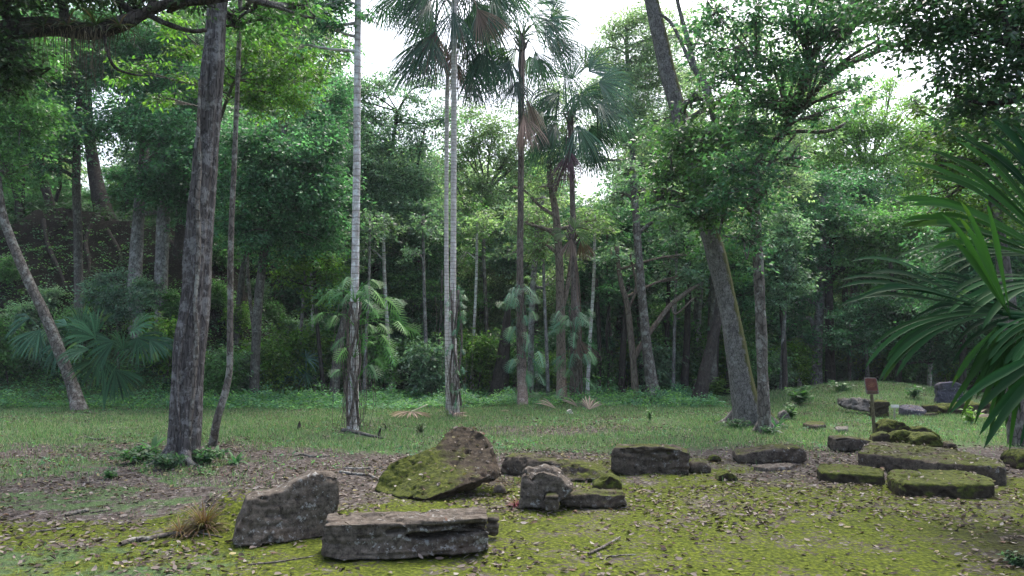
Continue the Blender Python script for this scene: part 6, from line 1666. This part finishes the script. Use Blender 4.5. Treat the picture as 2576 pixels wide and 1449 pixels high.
plant("leafy_weed", "leafy weeds between the thick brown trunk and the slender one", 520, 1168, 40, 60, 30, 15, GP, 8, 'stem')
plant("grass_tuft", "dry orange-brown grass tuft beside the upright dark slab", 512, 1336, 0, 2.6, 260, 92, [(0.13, 0.09, 0.03), (0.10, 0.055, 0.035), (0.09, 0.09, 0.022)], 9, cat='grass tuft', mat=MAT_GRASS)
plant("grass_tuft", "smaller dry grass tuft left of the larger orange-brown tuft", 452, 1344, 0, 2.4, 110, 58, [(0.17, 0.09, 0.05), (0.15, 0.13, 0.04)], 10, cat='grass tuft', mat=MAT_GRASS)
plant("grass_tuft", "purple-red grass tuft at the left foot of the broken block", 1297, 1276, 0, 2.2, 60, 34, [(0.20, 0.05, 0.08), (0.14, 0.06, 0.06)], 11, cat='grass tuft', mat=MAT_GRASS)
plant("leafy_shrub", "bright leafy shrub on the grassy bank right of the slender mottled trunk", 2010, 1020, 50, 46, 26, 16, [(0.08, 0.18, 0.06), (0.06, 0.14, 0.06)], 12, 'stem', cat='shrub')
plant("leafy_shrub", "strap-leaved green plant at the right foot of the slender mottled trunk", 1955, 1080, 0, 7, 16, 50, GP, 13, cat='shrub')
plant("leafy_weed", "leafy weeds around the stout leaning trunk's foot", 1850, 1078, 26, 60, 20, 11, GP, 14, 'stem')
plant("leafy_weed", "leafy weeds in front of the slender mottled trunk's foot", 1935, 1096, 24, 36, 16, 11, GP, 15, 'stem')
plant("leafy_shrub", "feathery plant near the leaning grey boulder", 1990, 1056, 44, 20, 12, 13, [(0.09, 0.19, 0.07)], 16, 'stem', cat='shrub')
plant("leafy_shrub", "young bush on the bank behind the round altar", 2300, 1003, 36, 26, 16, 12, GP, 17, 'stem', cat='shrub')
plant("leafy_shrub", "bright yellow-green seedling in the grass in front of the ruin wall", 2446, 1066, 48, 30, 9, 16, [(0.14, 0.26, 0.05)], 18, 'stem', cat='shrub')
plant("leafy_shrub", "leafy seedling clump near the right edge in the grass", 2510, 1068, 26, 30, 10, 13, [(0.10, 0.20, 0.06)], 19, 'stem', cat='shrub')
plant("leafy_weed", "small seedling standing alone in the grass below the flared grey trunk", 1635, 1062, 40, 16, 6, 10, [(0.10, 0.2, 0.08)], 20, 'stem')
plant("leafy_weed", "leafy weed at the foot of the philodendron-clad trunk", 905, 1082, 30, 22, 12, 9, GP, 21, 'stem')
plant("leafy_weed", "dry weed clump behind the tilted mossy slab's left end", 1060, 1092, 30, 40, 12, 8, [(0.08, 0.12, 0.06)], 22, 'stem')
plant("leafy_weed", "green creeper patch in the bottom right corner", 2555, 1425, 30, 60, 26, 15, [(0.07, 0.14, 0.08)], 23, 'stem')
plant("leafy_shrub", "bright bush at the forest edge between the black leaning trunk and the stout trunk", 1800, 1004, 60, 60, 24, 16, [(0.12, 0.22, 0.04), (0.08, 0.16, 0.04)], 24, 'stem', cat='shrub')
plant("leafy_shrub", "leafy shrub at the forest edge left of the tallest palm's foot", 985, 985, 56, 50, 24, 14, [(0.05, 0.12, 0.07)], 25, 'stem', cat='shrub')
plant("leafy_shrub", "leafy shrub at the forest edge between the two tall palms", 1205, 990, 46, 60, 24, 13, [(0.05, 0.12, 0.07)], 26, 'stem', cat='shrub')
plant("leafy_shrub", "low shrub among dry fronds at the skirted palm's foot", 1350, 1012, 26, 50, 20, 11, GP, 27, 'stem', cat='shrub')
plant("leafy_shrub", "low shrub at the foot of the left paired trunk", 2120, 985, 26, 30, 14, 12, [(0.07, 0.15, 0.07)], 28, 'stem', cat='shrub')

# epiphytes on the dark limb
def epiphytes():
    rng = np.random.default_rng(55)
    for i, (px, lab) in enumerate([(110, "leftmost dark bromeliad on the heavy top left limb"), (170, "bromeliad clump on the heavy top left limb above the longest roots"), (240, "wiry bromeliad at the bend of the heavy top left limb"), (300, "rightmost bromeliad on the heavy top left limb")]):
        g = P(px, 66, 9.5); s = Soup()
        for k in range(34):
            a = rng.random() * 6.283; Lh = rng.uniform(.2, .42); out = np.array([math.cos(a), math.sin(a), 0]); el = rng.uniform(0.1, 1.3)
            p = g.copy(); cur = nrm(out * math.cos(el) + np.array([0, 0, math.sin(el)])); pts = [p]
            for j in range(5):
                cur = nrm(cur + np.array([0, 0, -0.28])); p = p + cur * Lh / 5; pts.append(p)
            pts = np.array(pts); w = 0.022 * np.array([1, 1, .9, .7, .4, .05]); sd = nrm(np.cross(np.array([0, 0, 1.0]), out))
            v = np.stack([pts - sd * w[:, None] / 2, pts + sd * w[:, None] / 2], 1).reshape(-1, 3)
            s.add(v, [(2 * j, 2 * j + 1, 2 * j + 3, 2 * j + 2) for j in range(5)], np.array([(0.05, 0.08, 0.03), (0.10, 0.07, 0.05), (0.03, 0.05, 0.02)])[rng.integers(0, 3)])
        o = add_obj("bromeliad", s.mesh("bromeliad", MAT_LEAF, g), None, g); props(o, lab, "bromeliad", "bromeliads on the heavy limb")
    g = P(190, 90, 9.5); s = Soup()
    for k in range(90):
        px = rng.normal(200, 75); px = min(max(px, 70), 370); z0 = 70 + rng.uniform(-10, 16); ln = rng.uniform(30, 190) * math.exp(-((px - 200) / 130) ** 2)
        a = P(px, z0, 9.5 + rng.uniform(-.12, .12)); b = P(px + rng.normal() * 8, z0 + ln, 9.5 + rng.uniform(-.15, .15)); m = (a + b) / 2 + rng.normal(size=3) * 0.02
        tube(s, [[*a, .004], [*m, .0035], [*b, .0015]], 3, 4, 0)
    o = add_obj("hanging_roots", s.mesh("hanging_roots", BARK['root'], g), None, g); props(o, "curtain of thin hanging roots under the heavy top left limb", "hanging roots")
epiphytes()

# ------------------------------------------------------------------ sticks, roots, fallen fronds
def stick(name, label, pts, bark, seed, cat='branch', lift=0.0):
    rows = []
    for k, (px, py, r) in enumerate(pts):
        g = G(px, py); rows.append([g[0], g[1], g[2] + px_r(r, g[1]) * 0.8 + lift, px_r(r, g[1])])
    g0 = np.array(rows[0][:3]); s = Soup(); tube(s, rows, 4, 8, 0.15, seed=seed)
    o = add_obj(name, s.mesh(name, BARK[bark], g0, True), None, g0); props(o, label, cat)
stick("fallen_branch", "thick knobbly fallen branch left of the dry orange grass tuft", [(302, 1374, 6), (335, 1364, 7), (370, 1362, 7), (400, 1356, 6), (440, 1350, 6), (462, 1349, 4)], 'mottled', 1)
stick("fallen_branch", "short dark stick in the litter at the left", [(165, 1300, 3), (190, 1294, 5), (222, 1288, 5)], 'darkgrey', 2)
stick("fallen_branch", "thin straight stick near the left edge of the photo", [(75, 1343, 2), (110, 1338, 3), (165, 1331, 2.4)], 'mottled', 3)
stick("fallen_branch", "thin pale stick in the litter above the dark short stick", [(228, 1292, 2.4), (260, 1287, 2.6), (284, 1283, 1.6)], 'mottled', 4)
stick("fallen_branch", "pale forked stick lying on the moss, nearest the bottom centre right", [(1480, 1400, 3), (1510, 1388, 3.6), (1535, 1372, 3), (1560, 1358, 2)], 'mottled', 5, lift=0.01)
stick("fallen_branch", "thin twig on the moss right of the pale forked stick", [(1500, 1403, 2.2), (1540, 1404, 2.4), (1570, 1400, 2), (1600, 1398, 1.4)], 'mottled', 6)
stick("fallen_branch", "thin twig on the moss in front of the upright dark slab", [(620, 1425, 1.8), (690, 1418, 2), (760, 1408, 2), (790, 1402, 1.4)], 'mottled', 7)
stick("fallen_branch", "twig in the litter above the fallen branch at left", [(455, 1340, 1.4), (500, 1344, 2), (560, 1356, 1.6)], 'mottled', 8)
stick("surface_root", "long surface root between the upright slab and the tilted slab", [(855, 1190, 4), (890, 1196, 4), (930, 1200, 3.4), (960, 1212, 2)], 'mottled', 9, 'root')
stick("surface_root", "upper surface root running to the tilted slab's left end", [(860, 1180, 2.4), (900, 1182, 3), (945, 1180, 2.6), (985, 1178, 2)], 'mottled', 10, 'root')
stick("fallen_branch", "dead stick with bark strips at the philodendron trunk's foot", [(862, 1086, 5), (890, 1090, 5), (925, 1098, 4), (965, 1105, 2)], 'darkgrey', 11)
stick("fallen_branch", "forked dead twigs on the ground in the middle left", [(730, 1150, 2), (760, 1146, 3), (790, 1152, 3), (840, 1147, 2)], 'darkgrey', 12)
stick("fallen_branch", "dead twigs in the grass left of the thick brown trunk", [(190, 1108, 2), (215, 1102, 3), (240, 1108, 3), (282, 1102, 2)], 'darkgrey', 13)
stick("fallen_branch", "thin twig in front of the thick brown trunk's left root", [(205, 1216, 1.6), (250, 1212, 2), (300, 1205, 1.6)], 'mottled', 14)
for i, pts in enumerate([[(230, 570, 5), (215, 620, 5), (225, 680, 4), (190, 740, 3)], [(110, 560, 5), (120, 620, 5), (150, 690, 4), (165, 730, 3)], [(270, 590, 5), (300, 640, 4), (310, 700, 3)], [(560, 620, 5), (600, 680, 5), (660, 740, 4), (720, 800, 3)], [(590, 640, 4), (650, 690, 4), (730, 760, 4), (800, 850, 3)], [(420, 600, 4), (470, 660, 4), (540, 720, 3)]]):
    stick("surface_root", ["root snaking down the mound below the thick crest trunk", "root hanging down the far left of the mound", "short root on the mound between two grey trunks", "root along the right shoulder of the mound", "lower root along the right edge of the mound", "root crossing the mound beside the thick brown trunk"][i], pts, 'dark', 40 + i, 'root')

def snag(name, label, px, py, h, r, lean, seed):
    g = G(px, py); d = g[1]; s = Soup()
    tube(s, [[*(g - np.array([0, 0, .03])), px_r(r, d) * 1.6], [g[0] + lean * .4, g[1], g[2] + px_r(h, d) * .5, px_r(r, d)], [g[0] + lean, g[1], g[2] + px_r(h, d), px_r(r, d) * .3]], 4, 8, 0.25, seed=seed)
    o = add_obj(name, s.mesh(name, BARK['dark'], g, True), None, g); props(o, label, 'stub')
snag("broken_stub", "small black pointed stub in the grass left of the philodendron trunk", 752, 1080, 20, 4, .01, 1)
snag("broken_stub", "small black stub right of the philodendron trunk's foot", 952, 1100, 24, 3, .05, 2)
snag("broken_stub", "thin curved black stub between the philodendron trunk and the fallen frond", 972, 1085, 20, 1.6, -.04, 3)

PALE = [(0.38, 0.31, 0.25), (0.31, 0.245, 0.19), (0.27, 0.22, 0.175)]
def fallen_frond(name, label, hub, R, spread, a_deg, cols, seed, stalk=None, up=0.12, ns=24, tilt=0.0):
    rng = np.random.default_rng(seed); g = G(*hub); d = g[1]; s = Soup()
    H = g + np.array([0, 0, up])
    a = math.radians(a_deg)
    fan(s, H, np.array([math.cos(a), math.sin(a), tilt]), np.array([0, -0.25, 1.0]), px_r(R, d), ns, spread, 0.28, 0.35, 0.05, 0.0, cols, rng, dead=True, st=6, tipdrop=0.0)
    if stalk:
        e = P(stalk[0], stalk[1], d - 0.1)
        tube(s, [[*H, .012], [*((H + e) / 2), .011], [*e, .018]], 4, 6, 0.05, col=(0.62, 0.58, 0.45))
    v = s.v
    o = add_obj(name, s.mesh(name, MAT_DRY, g), None, g); props(o, label, 'fallen frond')
fallen_frond("fallen_frond", "tan fallen fan frond with its pale stalk in the air", (1035, 1052), 62, 1.7, 262, PALE, 1, (1075, 1018), up=0.16)
fallen_frond("fallen_frond", "heap of pale dry fronds at the tallest palm's foot", (1140, 1050), 55, 1.5, 20, [(0.5, 0.42, 0.38), (0.38, 0.30, 0.27)], 2, up=0.06)
fallen_frond("fallen_frond", "dry frond ribs sticking up right of the blue-green palm's foot", (1482, 1036), 50, .8, 80, PALE, 3, up=0.05, ns=12, tilt=1.0)
fallen_frond("fallen_frond", "dry frond ribs leaning left of the blue-green palm's foot", (1455, 1030), 46, .3, 150, PALE, 4, up=0.05, ns=5, tilt=.7)
fallen_frond("fallen_frond", "dry frond leaning beside the skirted palm's foot", (1400, 1034), 56, .25, 155, PALE, 5, up=0.05, ns=5, tilt=.6)
fallen_frond("fallen_frond", "small pale dry frond in the grass left of the skirted palm", (1260, 1038), 26, .8, 10, PALE, 6, up=0.05, ns=8)
fallen_frond("fallen_frond", "dry yellow frond leaning on the ruin wall at the right", (2450, 1062), 70, .5, 25, PALE, 7, up=0.1, ns=7, tilt=.35)
face_rock("pale_stump", "small white broken stump chunk in the grass below the blue-green palm", [(1424, 1046), (1426, 1034), (1434, 1029), (1440, 1033), (1446, 1045)], 20.3, (0.0, 0.1, 0), plain_material("fresh_wood", (0.55, 0.50, 0.42), 0.8, (0.75, 0.72, 0.66), 10), vox=0.012, amp=0.012, cat='stump')

# ------------------------------------------------------------------ the hazy air under the trees
def haze():
    import bmesh
    bm = bmesh.new(); bmesh.ops.create_cube(bm, size=1)
    for v in bm.verts: v.co = Vector((v.co.x * 800, v.co.y * 640 + 240, v.co.z * 46 + 18))
    me = bpy.data.meshes.new("haze"); bm.to_mesh(me); bm.free()
    m, nt, o = new_mat("haze_air")
    pv = N(nt, "ShaderNodeVolumePrincipled")
    pv.inputs['Color'].default_value = (0.85, 0.93, 1.0, 1)
    pv.inputs['Density'].default_value = 0.00045
    L(nt, pv.outputs[0], o.inputs['Volume'])
    me.materials.append(m)
    props(add_obj("haze", me), kind='stuff')
haze()

# two neighbours that read alike get a word of place
from collections import defaultdict
_by = defaultdict(list)
for o in scene.objects:
    if o.parent is None and o.get('label'): _by[o['label']].append(o)
for lab, os_ in _by.items():
    if len(os_) > 1:
        os_.sort(key=lambda o: o.location[0] / max(1.0, o.location[1]))
        for i, o in enumerate(os_):
            o['label'] = lab + (", left one" if i == 0 else ", right one" if i == len(os_) - 1 else ", middle one")
